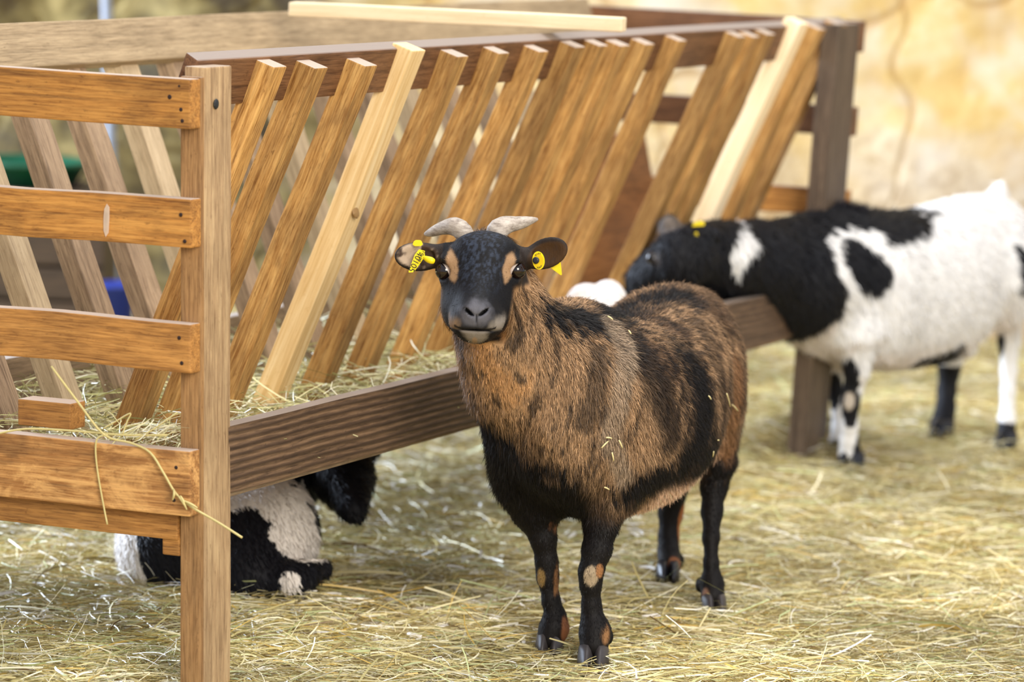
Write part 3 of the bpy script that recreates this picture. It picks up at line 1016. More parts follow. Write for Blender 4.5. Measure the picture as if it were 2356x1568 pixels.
    # mouth line and nostrils
    hm(sstep(2.6, 1.2, np.abs(hz_ + 94 - .004 * (x + 4) ** 2)) * (np.abs(x + 4) < 36) * (d > 45), lin(28, 24, 24))
    for sx in (-1, 1):
        a = math.radians(sx * 38); xr = (x + 4 - sx * 13.0); zr = hz_ + 62
        hm(sstep(1.05, .8, np.sqrt(((xr * math.cos(a) - zr * -math.sin(a)) / 11) ** 2 + ((-xr * math.sin(a) + zr * math.cos(a)) / 3.3) ** 2)) * (d > 66), lin(8, 7, 8))
    # ears: brown inside, dark rim
    for sx, cx_, cz_, rl in ((-1, -108, 17, -4), (1, 114, 28, 24)):
        a = math.radians(rl); xr = (x - cx_); zr = hz_ - cz_
        X_ = (xr * math.cos(a) + zr * math.sin(a)) / 40; Z_ = (-xr * math.sin(a) + zr * math.cos(a)) / 24
        rr = np.sqrt(X_ ** 2 + Z_ ** 2)
        em = (sx * x > 66) & (hz_ > -30)
        base = np.array(lin(182, 160, 138)) if sx < 0 else np.array(lin(72, 50, 30))
        inn = base + (np.array(lin(64, 48, 38)) - base) * sstep(.52, .72, hs + (sx * X_ < -.1) * .22)[:, None] * (1 if sx < 0 else .6)
        edge = sstep(.80, .98, rr)
        ec = inn + (np.array(lin(40, 32, 28)) - inn) * edge[:, None]
        hc = np.where(em[:, None], ec, hc)
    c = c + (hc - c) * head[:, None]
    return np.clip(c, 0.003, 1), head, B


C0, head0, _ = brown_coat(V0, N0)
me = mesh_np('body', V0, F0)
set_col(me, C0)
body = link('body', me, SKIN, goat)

# coat of hair
NH = 340000
R = sample_surface(V0, F0, NH)
Nn = g.grad(R)
colr, hd_, Bk = brown_coat(R, Nn)
f_, v_, z_ = local(R, H0, U, Vd)
q_ = (R - E0)
eyeclear = np.minimum(np.linalg.norm(R - hp(-66, -6, -4), axis=1), np.linalg.norm(R - hp(66, -6, 1), axis=1))
ishead = (hd_ > .3)
legz = sstep(.30, .20, z_)
length = .0175 * (.6 + .8 * rng.random(NH)) * (1 - .68 * legz)
thr = sstep(.075, .045, dline(R, [(1110, 800), (1135, 850), (1165, 880)]))
length = length * (1 - .38 * thr)
length = np.where(ishead, .0052 * (.7 + .6 * rng.random(NH)), length)
length = np.where(ishead & (np.abs(q_[:, 0]) > .07), .0026, length)
nostr = (-(q_[:, 1]) > .062) & ishead
length = np.where(nostr, .002, length)
keep = ~((eyeclear < .019)) & (z_ > .05) & ~((Nn[:, 2] < -.5) & (z_ > .2) & ~ishead & (rng.random(NH) < .6))
comb = -U * .55 + np.array([0, 0, -.85])
comb = np.tile(comb, (NH, 1))
comb[legz > .5] = [0, .1, -1]
nk = sstep(.60, .72, f_)[:, None] * (1 - legz[:, None])
comb = comb * (1 - nk) + np.array([.15, .0, -1.0]) * nk
swirl = (fbm(R * 9, 2) - .5)[:, None] * 1.1
comb = comb + swirl * U
hcmb = np.stack([np.sign(q_[:, 0]) * .5, .6 * np.ones(NH), np.where(q_[:, 2] > -.02, .6, -.5)], 1)
comb[ishead] = hcmb[ishead]
vary = (.68 + .64 * rng.random((NH, 1)))
hcol = np.clip(colr * vary + (rng.random((NH, 1)) < .12) * colr * .8, 0, 1)
hcol = np.where((rng.random((NH, 1)) < .16), hcol * .22, hcol)
m = keep
hv, hf, hcl = hairs(R[m], Nn[m], comb[m], length[m], np.where(ishead, .00045, .00050)[m], hcol[m], lift=np.where(ishead, .10, .30)[m][:, None])
me = mesh_np('coat', hv, hf); set_col(me, hcl)
tag(link('coat', me, FUR, goat), kind='stuff')

# eyes
eye(goat, hp(-61, -10, -4), .0165, (-.82, -.40, -.42))
eye(goat, hp(62, -11, 0), .0165, (.82, -.40, -.42))
# horns
HT = NT('pale_horn', 0.6, 0.3)
vv = HT.n('ShaderNodeTexCoord').outputs['Object']
nz = HT.noise(HT.mapping(vv, (40, 40, 120)), 1.5, 5, 0.65)
HT.color(HT.ramp(nz, [(0.3, lin(120, 108, 98)), (0.5, lin(170, 158, 146)), (0.7, lin(196, 186, 174))]))
HT.bump(nz, 0.6, 0.0015)
tube('horn', [at(1072, 552, 5.985), at(1066, 534, 5.98), at(1046, 521, 5.99), at(1016, 525, 6.01), at(990, 535, 6.03), at(978, 538, 6.04)],
     [.0165, .0175, .0165, .0118, .0075, .003], HT.m, goat, ridge=.025, squash=.9)
tube('horn', [at(1144, 552, 5.985), at(1144, 532, 5.98), at(1162, 518, 5.99), at(1192, 513, 6.01), at(1220, 507, 6.03), at(1236, 504, 6.04)],
     [.0175, .0195, .0170, .0128, .0075, .003], HT.m, goat, ridge=.025, squash=.9)
# hooves
hoof(goat, at(1264, 1494, 6.100) * [1, 1, 0], (-.1, -1), 1.18)
hoof(goat, at(1364, 1530, 5.990) * [1, 1, 0], (-.05, -1), 1.30)
hoof(goat, at(1642, 1406, 6.490) * [1, 1, 0], (.1, -1), 1.15)
hoof(goat, at(1536, 1328, 6.79) * [1, 1, 0], (0, -1), 1.1, HOOFB)

# ear tags
YEL = plain('yellow_tag_plastic', lin(240, 214, 20), 0.4, 0.4)
BLKP = plain('black_tag_plastic', lin(30, 32, 40), 0.35, 0.5)


def flat(name, poly, thick, mat, parent, bev=0.0006):
    """solid plate from a ring of world points"""
    pts = [Vector(q) for q in poly]
    n = (pts[1] - pts[0]).cross(pts[-1] - pts[0])
    for i in range(len(pts)):
        n += (pts[(i + 1) % len(pts)] - pts[i]).cross(pts[(i + 2) % len(pts)] - pts[i])
    n.normalize()
    bm = bmesh.new()
    a = [bm.verts.new(q + n * thick / 2) for q in pts]; b = [bm.verts.new(q - n * thick / 2) for q in pts]
    bm.faces.new(a); bm.faces.new(b[::-1])
    for i in range(len(pts)):
        j = (i + 1) % len(pts); bm.faces.new([a[j], a[i], b[i], b[j]])
    bmesh.ops.recalc_face_normals(bm, faces=bm.faces)
    bmesh.ops.bevel(bm, geom=bm.edges[:], offset=bev, segments=2, affect='EDGES')
    me = bpy.data.meshes.new(name); bm.to_mesh(me); bm.free()
    return link(name, me, mat, parent)


def text_on(txt, c, xdir, ydir, size, mat, parent, depth=.0003, name='tag_lettering', sx=1.0):
    cu = bpy.data.curves.new('txt', 'FONT'); cu.body = txt; cu.size = size; cu.align_x = 'CENTER'; cu.align_y = 'CENTER'; cu.extrude = depth
    cu.resolution_u = 3
    to = bpy.data.objects.new('txt', cu); COL.objects.link(to)
    dg = bpy.context.evaluated_depsgraph_get()
    me = bpy.data.meshes.new_from_object(to.evaluated_get(dg))
    bpy.data.objects.remove(to); bpy.data.curves.remove(cu)
    x = Vector(xdir).normalized(); y = Vector(ydir); y = (y - x * y.dot(x)).normalized(); z = x.cross(y)
    M = Matrix(((x[0] * sx, y[0], z[0], c[0]), (x[1] * sx, y[1], z[1], c[1]), (x[2] * sx, y[2], z[2], c[2]), (0, 0, 0, 1)))
    me.transform(M)
    return link(name, me, mat, parent)


# left of picture: long flag tag hanging in front of the ear, its back button above
TY = 5.935
t1 = flat('ear_tag', [at(a, b, y) for a, b, y in [(964, 573, 5.945), (978, 577, 5.94), (977, 590, 5.935), (968, 604, 5.93), (952, 626, 5.925), (940, 627, 5.925), (940, 624, 5.925), (954, 586, 5.94)]], .0016, YEL, goat)
tag(t1, 'yellow flag ear tag with black lettering')
INK = plain('black_tag_ink', lin(30, 30, 22), 0.6)
dxt = np.array(at(946, 622, TY)) - np.array(at(969, 577, TY))
text_on('40105', at(956, 602, 5.925), dxt, -np.cross(-dxt, [0, 1, 0]), .0150, INK, t1)
text_on('FR 09', at(969, 589, 5.930), dxt, -np.cross(-dxt, [0, 1, 0]), .0085, INK, t1)
flat('ear_tag', [at(a, b, 5.945) for a, b in [(949, 562), (952, 555), (956, 552), (966, 552), (970, 554), (973, 562), (968, 566), (954, 566)]], .003, YEL, goat)
tube('tag_pin', [at(976, 592, 5.936), at(984, 596, 5.932), at(992, 599, 5.93), at(997, 601, 5.932)], [.0035, .0055, .006, .005], YEL, goat, nseg=10)
# right of picture: round button tag with black centre, pointed flag behind the ear
bc = np.array(at(1239, 599, 5.925))
ring = [bc + np.array([.0105 * math.cos(a), -.002 * math.cos(a), .0158 * math.sin(a)]) for a in np.linspace(0, 2 * math.pi, 29)[:-1]]
ring = [bc + np.array([(q - bc)[0] * math.cos(-.15) + (q - bc)[2] * math.sin(-.15), (q - bc)[1], -(q - bc)[0] * math.sin(-.15) + (q - bc)[2] * math.cos(-.15)]) for q in ring]
rt = flat('ear_tag', ring, .003, YEL, goat)
tag(rt, 'round yellow ear tag with black centre')
q2 = [bc + (q - bc) * .82 + np.array([0, -.0018, 0]) for q in ring]
flat('tag_face', q2, .0008, plain('deep_yellow_tag_face', lin(226, 190, 10), 0.45), rt)
disc_nail(bc + np.array([-.0045, -.004, .0005]), (-.3, -1, .05), .0062, rt, BLKP, 'tag_button')
for a0, s_ in ((100, '0107'), (-70, 'SONM')):
    for i, ch in enumerate(s_):
        a = math.radians(a0 - (i - 1.5) * 19) if a0 > 0 else math.radians(a0 + (i - 1.5) * 19)
        rad = np.array([math.cos(a), 0, math.sin(a)])
        pos = bc + np.array([.0080 * math.cos(a), -.0028, .0123 * math.sin(a)])
        yd = rad if a0 > 0 else -rad
        text_on(ch, pos, np.cross(yd, [0, -1, 0]) * -1, yd, .0042, INK, rt)
flat('ear_tag', [at(a, b, 5.972) for a, b in [(1289, 593), (1293, 632), (1290, 633), (1268, 617), (1262, 606)]], .0016, YEL, goat)


def noisy_poly(a, b, poly, jit):
    """even-odd test with a ragged edge; a, b are coordinates, poly a list of pairs"""
    x = a + jit[0]; y = b + jit[1]
    ins = np.zeros(len(x), bool)
    n = len(poly)
    for i in range(n):
        x1, y1 = poly[i]; x2, y2 = poly[(i + 1) % n]
        if y1 == y2: continue
        c = ((y1 > y) != (y2 > y)) & (x < (x2 - x1) * (y - y1) / (y2 - y1) + x1)
        ins ^= c
    return ins


# ------------------------------------------------------------------ black and white goat at the right
H1 = np.array([1.18, 8.69, 0.0]); U1 = np.array([-.665, -.747, 0]); V1 = np.array([.747, -.665, 0])
bl1 = lambda f, v, z: H1 + U1 * f + V1 * v + np.array([0, 0, z])
goat2 = empty('goat', bl1(.3, 0, 0), 'black and white goat standing side on with its head in the feeder slats', 'goat')
g = SDF()
g.loft(torso(H1, U1, V1, [
    (-.125, 0, .50, .004, .004), (-.11, 0, .50, .045, .065), (-.06, 0, .495, .085, .110), (.04, 0, .462, .120, .162), (.18, 0, .418, .152, .194),
    (.32, 0, .405, .166, .193), (.45, 0, .410, .160, .195), (.57, 0, .425, .142, .188), (.66, 0, .435, .115, .165), (.74, 0, .445, .075, .115), (.785, 0, .45, .004, .004)]), k=.03)
g.ell(bl1(.56, .10, .40), (.07, .07, .14), k=.05); g.ell(bl1(.56, -.10, .40), (.07, .07, .14), k=.05)
g.ell(bl1(.02, .07, .44), (.07, .07, .13), k=.05); g.ell(bl1(.02, -.07, .44), (.07, .07, .13), k=.05)
chain_px(g, [(1900, 640, 8.22, .155), (1830, 640, 8.12, .135), (1740, 612, 7.99, .098), (1655, 598, 7.85, .080), (1600, 585, 7.76, .070)], k=.04, k0=.06)
g.ell(at(1582, 586, 7.66), (.062, .062, .062), k=.03)
g.cap(at(1560, 592, 7.64), at(1442, 664, 7.77), .058, .036, k=.03)
g.ell(at(1540, 520, 7.68), (.022, .020, .026), k=.01); g.ell(at(1620, 536, 7.66), (.040, .018, .018), k=.01)
chain_px(g, [(1968, 780, 8.13, .055), (1971, 805, 8.13, .036), (1972, 852, 8.13, .029), (1962, 899, 8.14, .022), (1957, 926, 8.14, .0205), (1955, 980, 8.15, .0185),
             (1953, 1010, 8.16, .021), (1955, 1042, 8.17, .029)], k=.012, k0=.05)
chain_px(g, [(1905, 790, 8.35, .05), (1913, 852, 8.35, .0255), (1923, 899, 8.35, .020), (1932, 946, 8.34, .0185), (1932, 985, 8.33, .0185), (1927, 1024, 8.32, .026)], k=.012, k0=.05)
chain_px(g, [(2305, 640, 8.60, .075), (2322, 710, 8.62, .034), (2322, 781, 8.66, .026), (2321, 852, 8.66, .0200), (2319, 899, 8.64, .0170), (2317, 965, 8.62, .0200), (2315, 1000, 8.61, .026)], k=.012, k0=.06)
chain_px(g, [(2190, 770, 8.78, .06), (2184, 852, 8.82, .027), (2178, 899, 8.82, .0235), (2176, 935, 8.80, .0240), (2168, 975, 8.77, .032)], k=.012, k0=.06)
chain_px(g, [(2262, 500, 8.84, .026), (2285, 478, 8.88, .024), (2296, 450, 8.88, .020), (2303, 424, 8.88, .009)], k=.02)
g.ell(at(2222, 800, 8.62), (.028, .03, .028), k=.04)
g.ell(at(1700, 665, 7.98), (.06, .05, .05), k=.04)
Vb, Fb = surface(g, (.20, 7.45, -.01), (1.50, 9.05, .82), .0062, it=2)


def flank(poly, H, u, v, off):
    """patch outline on the near flank -> (along, height) coordinates of the animal"""
    out = []
    for px, py in poly:
        r = at(px, py, 1.0) - CAM
        t = ((H + v * off - CAM) @ v) / (r @ v)
        q = CAM + r * t - H
        out.append((q @ u, q[2]))
    return out


c5 = lambda L: [(1250 + a / 2.119, 380 + b / 2.119) for a, b in L]
_s = (c5([(1480, 60), (1890, 150), (1895, 235), (1840, 260), (1850, 300), (1820, 340), (1760, 370), (1720, 400), (1660, 380), (1600, 330), (1560, 310), (1450, 315),
                   (1400, 350), (1360, 385), (1320, 370), (1290, 350), (1255, 360), (1250, 420), (1290, 440), (1380, 460), (1430, 520), (1450, 560), (1470, 600), (1480, 720),
                   (1450, 790), (1420, 860), (1340, 890), (1250, 875), (1100, 960), (700, 1000), (700, 60)]))
saddle = [flank([q], H1, U1, V1, float(np.interp(q[1], [480, 500, 560, 600], [.0, .05, .11, .13])))[0] for q in _s]
oval = flank(c5([(1515, 420), (1545, 375), (1600, 365), (1645, 400), (1680, 460), (1695, 540), (1680, 610), (1640, 640), (1590, 630), (1550, 600), (1520, 530), (1508, 470)]), H1, U1, V1, .15)
rear = flank(c5([(2235, 385), (2270, 390), (2300, 440), (2305, 520), (2290, 580), (2255, 620), (2228, 600), (2222, 500)]), H1, U1, V1, .10)
belly = flank(c5([(1780, 1010), (1830, 965), (1900, 925), (1980, 895), (2040, 895), (2060, 940), (2100, 1100), (1760, 1100)]), H1, U1, V1, .05)
npatch = [(at(a, b, 7.85)[0], at(a, b, 7.85)[2]) for a, b in c5([(990, 300), (1010, 330), (1053, 388), (1000, 450), (960, 490), (935, 518), (905, 460), (893, 420), (925, 360), (950, 310)])]


def pied_coat(p, n):
    f, v, z = local(p, H1, U1, V1)
    j = [(fbm(p * 55 + k, 2) - .5) * .035 for k in (3, 40)]
    blk = noisy_poly(f, z, saddle, j) | noisy_poly(f, z, oval, j) | noisy_poly(f, z, rear, [q * .6 for q in j]) | noisy_poly(f, z, belly, [q * .6 for q in j])
    blk |= (f > .80)
    blk &= ~noisy_poly(p[:, 0], p[:, 2], npatch, [q * .4 for q in j])
    leg = (z < .27) & ((f > .42) | (f < .10) | (z < .19))
    # leg markings
    fr = f > .3
    near = v > 0
    blk = np.where((z < .235) & ~((n[:, 2] < -.2) & (f > .05) & (f < .4) & (z > .19)), False, blk)
    def col(px, py, Y, r):
        return np.sqrt((((p - at(px, py, Y)) / r) ** 2).sum(1)) + j[0] * 8 < 1
    k = col(1952, 870, 8.12, (.026, .05, .062)) | col(1955, 930, 8.12, (.028, .05, .045)) | col(1957, 955, 8.13, (.018, .05, .03))
    k |= col(1985, 1035, 8.15, (.022, .05, .045)) | col(1918, 895, 8.34, (.022, .05, .05)) | col(1925, 1035, 8.32, (.03, .06, .03)) | col(2302, 800, 8.62, (.012, .06, .045))
    k |= (~near & ~fr & (z < .175)) | (~fr & near & (z < .062)) | (fr & (z < .024))
    blk |= (dline(p, [(2105, 842), (2150, 832), (2205, 812)], Vb) < .028 + j[0]) 
    blk = np.where(leg, k & ~col(1955, 924, 8.11, (.013, .03, .024)), blk | (k & (z < .3)))
    c = np.where(blk[:, None], np.array(lin(22, 22, 26)), np.array(lin(236, 234, 232)))
    kn = col(1955, 924, 8.11, (.013, .03, .024)); c[kn] = lin(190, 178, 164)
    wr = .93 + .12 * fbm(p * 30, 2)
    pinkish = sstep(-.3, -.8, n[:, 2]) * sstep(.16, .22, z) * (~blk)
    c = c * wr[:, None]; c = c + (np.array(lin(222, 204, 194)) - c) * (pinkish * .5)[:, None]
    # brownish face marks
    for q, r in ((at(1503, 592, 7.60), .018), (at(1545, 522, 7.66), .030)):
        d = np.linalg.norm(p - q, axis=1) / r
        c = c + (np.array(lin(120, 108, 98)) - c) * (sstep(1.2, .6, d) * .8)[:, None]
    return np.clip(c, .003, .95)


me = mesh_np('body', Vb, Fb); set_col(me, pied_coat(Vb, g.grad(Vb))); link('body', me, SKIN, goat2)


def coat(parent, gg, V_, F_, n, colfn, L, comb, wid=.0012, hmask=None):
    R_ = sample_surface(V_, F_, n); N_ = gg.grad(R_)
    c_ = colfn(R_, N_) * (.8 + .35 * rng.random((n, 1)))
    ln = L * (.5 + rng.random(n)) * (1 - .75 * sstep(.30, .20, R_[:, 2]) * (hmask is None))
    k_ = R_[:, 2] > .045 if hmask is None else np.ones(n, bool)
    cmb = np.tile(np.array(comb, float), (n, 1)) + (fbm(R_ * 9, 2) - .5)[:, None]
    v_, f__, cc_ = hairs(R_[k_], N_[k_], cmb[k_], ln[k_], np.full(k_.sum(), wid), np.clip(c_[k_], 0, .95), lift=.3)
    m_ = mesh_np('coat', v_, f__); set_col(m_, cc_)
    return tag(link('coat', m_, FUR, parent), kind='stuff')


coat(goat2, g, Vb, Fb, 60000, pied_coat, .020, -U1 * .5 + np.array([0, 0, -.9]))
# rough dark mane over the withers
n_ = 900
base = np.stack([at(a, b, 8.22) for a, b in zip(np.linspace(1850, 1990, n_), np.interp(np.linspace(1850, 1990, n_), [1850, 1900, 1950, 1990], [512, 490, 480, 492]))])
base += rng.normal(0, .012, (n_, 3)) * [1, 1, .4]
v_, f__, cc_ = hairs(base, np.tile([0, 0, 1.0], (n_, 1)), np.tile(-U1, (n_, 1)) + rng.normal(0, .4, (n_, 3)), np.full(n_, .030), np.full(n_, .001), np.tile(lin(30, 28, 34), (n_, 1)), lift=.8, droop=0)
me = mesh_np('mane', v_, f__); set_col(me, cc_); tag(link('mane', me, FUR, goat2), kind='stuff')
hoof(goat2, at(1957, 1076, 8.15) * [1, 1, 0], (-.5, -1), 1.45, HOOFB)
hoof(goat2, at(1926, 1048, 8.31) * [1, 1, 0], (-.6, -1), 1.25, HOOFB)
hoof(goat2, at(2314, 1024, 8.58) * [1, 1, 0], (-.5, -1), 1.3, HOOFB)
hoof(goat2, at(2166, 1000, 8.72) * [1, 1, 0], (-.6, -1), 1.35, HOOFB)
flat('ear_tag', [at(a, b, 7.63) for a, b in [(1592, 521), (1598, 511), (1612, 507), (1622, 512), (1620, 519)]], .003, YEL, goat2)
flat('ear_tag', [at(a, b, 7.615) for a, b in [(1596, 536), (1604, 533), (1607, 541), (1600, 546)]], .003, YEL, goat2)
eye(goat2, at(1503, 594, 7.625), .016, (-.6, -.8, .1))
for p0, p1 in (((1556, 545, 7.66), (1563, 518, 7.68)), ((1538, 540, 7.72), (1530, 512, 7.74))):
    tube('horn', [at(*p0), (at(*p0) + at(*p1)) / 2 + [.004, 0, 0], at(*p1)], [.010, .008, .003], HT.m, goat2, nseg=8)

# ------------------------------------------------------------------ goat lying under the feeder
goat3 = empty('goat', at(520, 1370, 6.45) * [1, 1, 0], 'black and white goat lying on the straw underneath the hay feeder', 'goat')
g = SDF()
g.ell(at(500, 1236, 6.64), (.178, .19, .128), k=.03)
g.ell(at(630, 1225, 6.60), (.080, .12, .105), k=.06)
g.ell(at(585, 1300, 6.50), (.085, .09, .062), k=.05)
g.ell(at(370, 1270, 6.60), (.075, .12, .10), k=.06)
chain_px(g, [(560, 1340, 6.44, .030), (668, 1335, 6.43, .033), (700, 1322, 6.45, .024), (745, 1306, 6.50, .017)], k=.02)
chain_px(g, [(610, 1130, 6.80, .085), (690, 1060, 6.88, .066), (765, 1055, 6.88, .066)], k=.04)
chain_px(g, [(778, 1045, 6.86, .064), (792, 1100, 6.76, .054), (812, 1170, 6.66, .029)], k=.03)
g.ell(at(722, 1030, 6.90), (.045, .012, .018), k=.01); g.ell(at(842, 1035, 6.88), (.030, .012, .02), k=.01)
Vc, Fc = surface(g, (-.95, 6.25, -.02), (-.18, 7.05, .36), .0055, it=2)
Vc[:, 2] = np.maximum(Vc[:, 2], .0)
Yp = 6.45
pw = lambda L: [(at(a, b, Yp)[0], at(a, b, Yp)[2]) for a, b in L]
blk3 = [pw([(318, 1150), (312, 1215), (322, 1290), (352, 1400), (470, 1400), (640, 1395), (775, 1330), (770, 1285), (690, 1290), (640, 1265), (624, 1240), (618, 1195), (590, 1172), (530, 1172), (420, 1150)]),
        pw([(668, 1120), (690, 960), (930, 960), (900, 1260), (740, 1260), (700, 1100)])]
wsp = pw([(645, 1362), (645, 1330), (658, 1312), (676, 1312), (692, 1330), (688, 1352), (668, 1366)])


def lying_coat(p, n):
    # marks run through the animal along the sight-line-free depth axis
    s_ = Yp / p[:, 1]
    X_ = p[:, 0] * s_; Z_ = HC + (p[:, 2] - HC) * s_
    j = [(fbm(p * 50 + k, 2) - .5) * .02 for k in (3, 40)]
    b = noisy_poly(X_, Z_, blk3[0], j) | noisy_poly(X_, Z_, blk3[1], j)
    b &= ~noisy_poly(X_, Z_, wsp, [q * .4 for q in j])
    c = np.where(b[:, None], np.array(lin(20, 20, 26)), np.array(lin(226, 218, 210)))
    return c * (.93 + .12 * fbm(p * 30, 2))[:, None]


me = mesh_np('body', Vc, Fc); set_col(me, lying_coat(Vc, None)); link('body', me, SKIN, goat3)
coat(goat3, g, Vc, Fc, 26000, lying_coat, .014, (.5, 0, -.8), hmask=1)

# ------------------------------------------------------------------ white goat resting in the feeder trough
goat4 = empty('goat', at(1380, 780, 7.30), 'white goat mostly hidden behind the back of the brown goat', 'goat')
g = SDF()
kp_ = lambda l, s, z: P(l, s, z)
g.ell(kp_(1.80, .115, .415), (.075, .075, .075), k=.03)
g.ell(at(1352, 700, 7.31), (.046, .05, .045), k=.02)
g.ell(at(1398, 692, 7.36), (.040, .05, .045), k=.02)
g.ell(kp_(1.95, .12, .40), (.08, .07, .065), k=.05)
g.ell(at(1330, 708, 7.29), (.022, .015, .03), k=.012)
Vk, Fk = surface(g, (-.1, 7.05, .30), (.50, 7.65, .62), .005, it=2)
wc_ = lambda p, n: np.tile(np.array(lin(238, 232, 228)), (len(p), 1))
me = mesh_np('body', Vk, Fk); set_col(me, wc_(Vk, None)); link('body', me, SKIN, goat4)
coat(goat4, g, Vk, Fk, 9000, wc_, .008, (.3, .2, -.8), hmask=1)

# ------------------------------------------------------------------ straw and hay
ST = NT('straw_stalk', 0.42, 0.5)
a = ST.n('ShaderNodeAttribute', attribute_name='col').outputs['Color']
ST.l(a, ST.b.inputs['Base Color'])
PAL = np.array([lin(212, 200, 152), lin(194, 180, 122), lin(174, 160, 104), lin(230, 222, 190), lin(144, 126, 82), lin(182, 188, 136), lin(206, 174, 92), lin(246, 242, 230), lin(112, 90, 56)])
PW = np.array([.2, .2, .15, .14, .09, .09, .06, .04, .03]); PW = PW / PW.sum()


def blades(name, p, yaw, pitch, length, width, bend, col, mat=ST.m, tilt=None):
    n = len(p); k = 4
    d = np.stack([np.cos(yaw) * np.cos(pitch), np.sin(yaw) * np.cos(pitch), np.sin(pitch)], 1)
    sd = np.stack([-np.sin(yaw), np.cos(yaw), np.zeros(n)], 1)
    up = np.cross(d, sd)
    t_ = rng.uniform(-1.2, 1.2, n) if tilt is None else tilt
    w = sd * np.cos(t_)[:, None] + up * np.sin(t_)[:, None]
    V = []
    for i in range(k + 1):
        t = i / k - .5
        c = p + d * (length * t)[:, None] + sd * (bend[0] * length * (t * t * 4 - 1))[:, None] + np.array([0, 0, 1.0]) * (bend[1] * length * (1 - t * t * 4))[:, None]
        ww = w * (width * (1 - .25 * abs(t)))[:, None] * .5
        V += [c - ww, c + ww]
    V = np.stack(V, 1).reshape(-1, 3)
    b = np.arange(n)[:, None] * (2 * (k + 1))
    F = np.concatenate([b + [2 * i, 2 * i + 1, 2 * i + 3, 2 * i + 2] for i in range(k)])
    me = mesh_np(name, V, F); set_col(me, np.repeat(col, 2 * (k + 1), 0))
    return me


def pick(n, vary=.22):
    c = PAL[rng.choice(len(PAL), n, p=PW)]
    return np.clip(c * (1 - vary / 2 + vary * rng.random((n, 1))), 0, 1)


n1 = 190000
yy = 5.0 + 5.5 * rng.random(n1) ** 1.25
xx = rng.uniform(-1, 1, n1) * (.17 * yy + .25) + .03
px_, py_ = xx, yy
zz = ground_z(xx, yy) + rng.random(n1) * .020 + .002
yaw = rng.normal(.25, .75, n1) + math.pi * (rng.random(n1) < .5)
wild = rng.random(n1) < .25
yaw[wild] = rng.random(wild.sum()) * 6.28
ln = .022 + .11 * rng.random(n1) ** 2.2
ln[rng.random(n1) < .02] *= 1.7
wd_ = .0009 + .0024 * rng.random(n1) ** 2
big_ = rng.random(n1) < .03; wd_[big_] += .0022; ln[big_] *= 1.5
pit = rng.normal(0, .10, n1)
chip = (xx < .30) & (yy > 6.1) & (yy < 9.6) & (rng.random(n1) < .035)
wd_[chip] = rng.uniform(.0045, .0095, chip.sum()); ln[chip] = rng.uniform(.018, .05, chip.sum())
up_ = rng.random(n1) < .02
pit[up_] = rng.uniform(.2, .8, up_.sum())
zz = zz + np.abs(np.sin(pit)) * ln * .5
col = pick(n1)
col[chip] = np.array(lin(240, 236, 230)) * rng.uniform(.8, 1, (chip.sum(), 1))  # near-white chips: straw glints put in as colour
dmp = fbm(np.stack([xx * 3, yy * 3, xx * 0], 1), 3)
col = col * (.86 + .4 * sstep(.35, .62, dmp))[:, None]
me = blades('straw_bedding', np.stack([xx, yy, zz], 1), yaw, pit, ln, wd_, (rng.normal(0, .10, n1), rng.normal(.02, .03, n1)), col)
tag(link('straw_bedding', me, None, None), 'loose yellow straw bedding spread over the whole barn floor', 'straw', kind='stuff')
bpy.data.objects['straw_bedding'].data.materials.append(ST.m)

# hay lying in the trough of the feeder
n2 = 9000
l_ = rng.uniform(.06, 2.86, n2); s_ = rng.uniform(.05, .68, n2)
hh = .345 + rng.random(n2) * (.05 + .05 * fbm(np.stack([l_ * 6, s_ * 6, l_ * 0], 1), 2))
hh = np.minimum(hh, .44)
pts = np.stack([P(a_, b_, c_) for a_, b_, c_ in zip(l_, s_, hh)])
HC_ = np.array([lin(196, 190, 134), lin(170, 168, 108), lin(212, 204, 156), lin(150, 142, 88), lin(226, 220, 190)])
hcol = HC_[rng.choice(5, n2)] * (.8 + .3 * rng.random((n2, 1)))
me = blades('hay', pts, rng.random(n2) * 6.28, rng.normal(0, .25, n2), .04 + .10 * rng.random(n2), .0015 + .002 * rng.random(n2), (rng.normal(0, .12, n2), rng.normal(.02, .05, n2)), hcol)
tag(link('hay', me, None, None), 'pale green hay lying in the bottom of the slatted feeder', 'hay', kind='stuff')
bpy.data.objects['hay'].data.materials.append(ST.m)
# small tuft on the lowest end board, beside the post
n3 = 60
tp = np.stack([on_board(x, y, -.02 + rng.random() * .05) for x, y in zip(rng.uniform(255, 405, n3), rng.uniform(985, 1020, n3))])
me = blades('hay_tuft', tp + [0, 0, .006], rng.normal(.3, .9, n3), rng.uniform(-.1, .75, n3), .03 + .05 * rng.random(n3), np.full(n3, .0016), (rng.normal(0, .1, n3), rng.normal(0, .05, n3)),
            HC_[rng.choice([0, 2, 4], n3)])
tag(link('hay_tuft', me, None, None), 'small tuft of hay on the lowest end board beside the front post', 'hay', kind='stuff')
bpy.data.objects['hay_tuft'].data.materials.append(ST.m)

STK = plain('dry_stalk', lin(206, 190, 128), 0.5)


def stalk(rows, r, label, l=-.045, name='hay_stalk', group=None, mat=STK):
    pts = [on_board(a, b, ll) for a, b, ll in rows]
    me = tube(name, pts, [r] * len(pts), None, None, nseg=7, sub=4)
    o = link(name, me, mat, None, loc=pts[0])
    return tag(o, label, 'stalk', group)


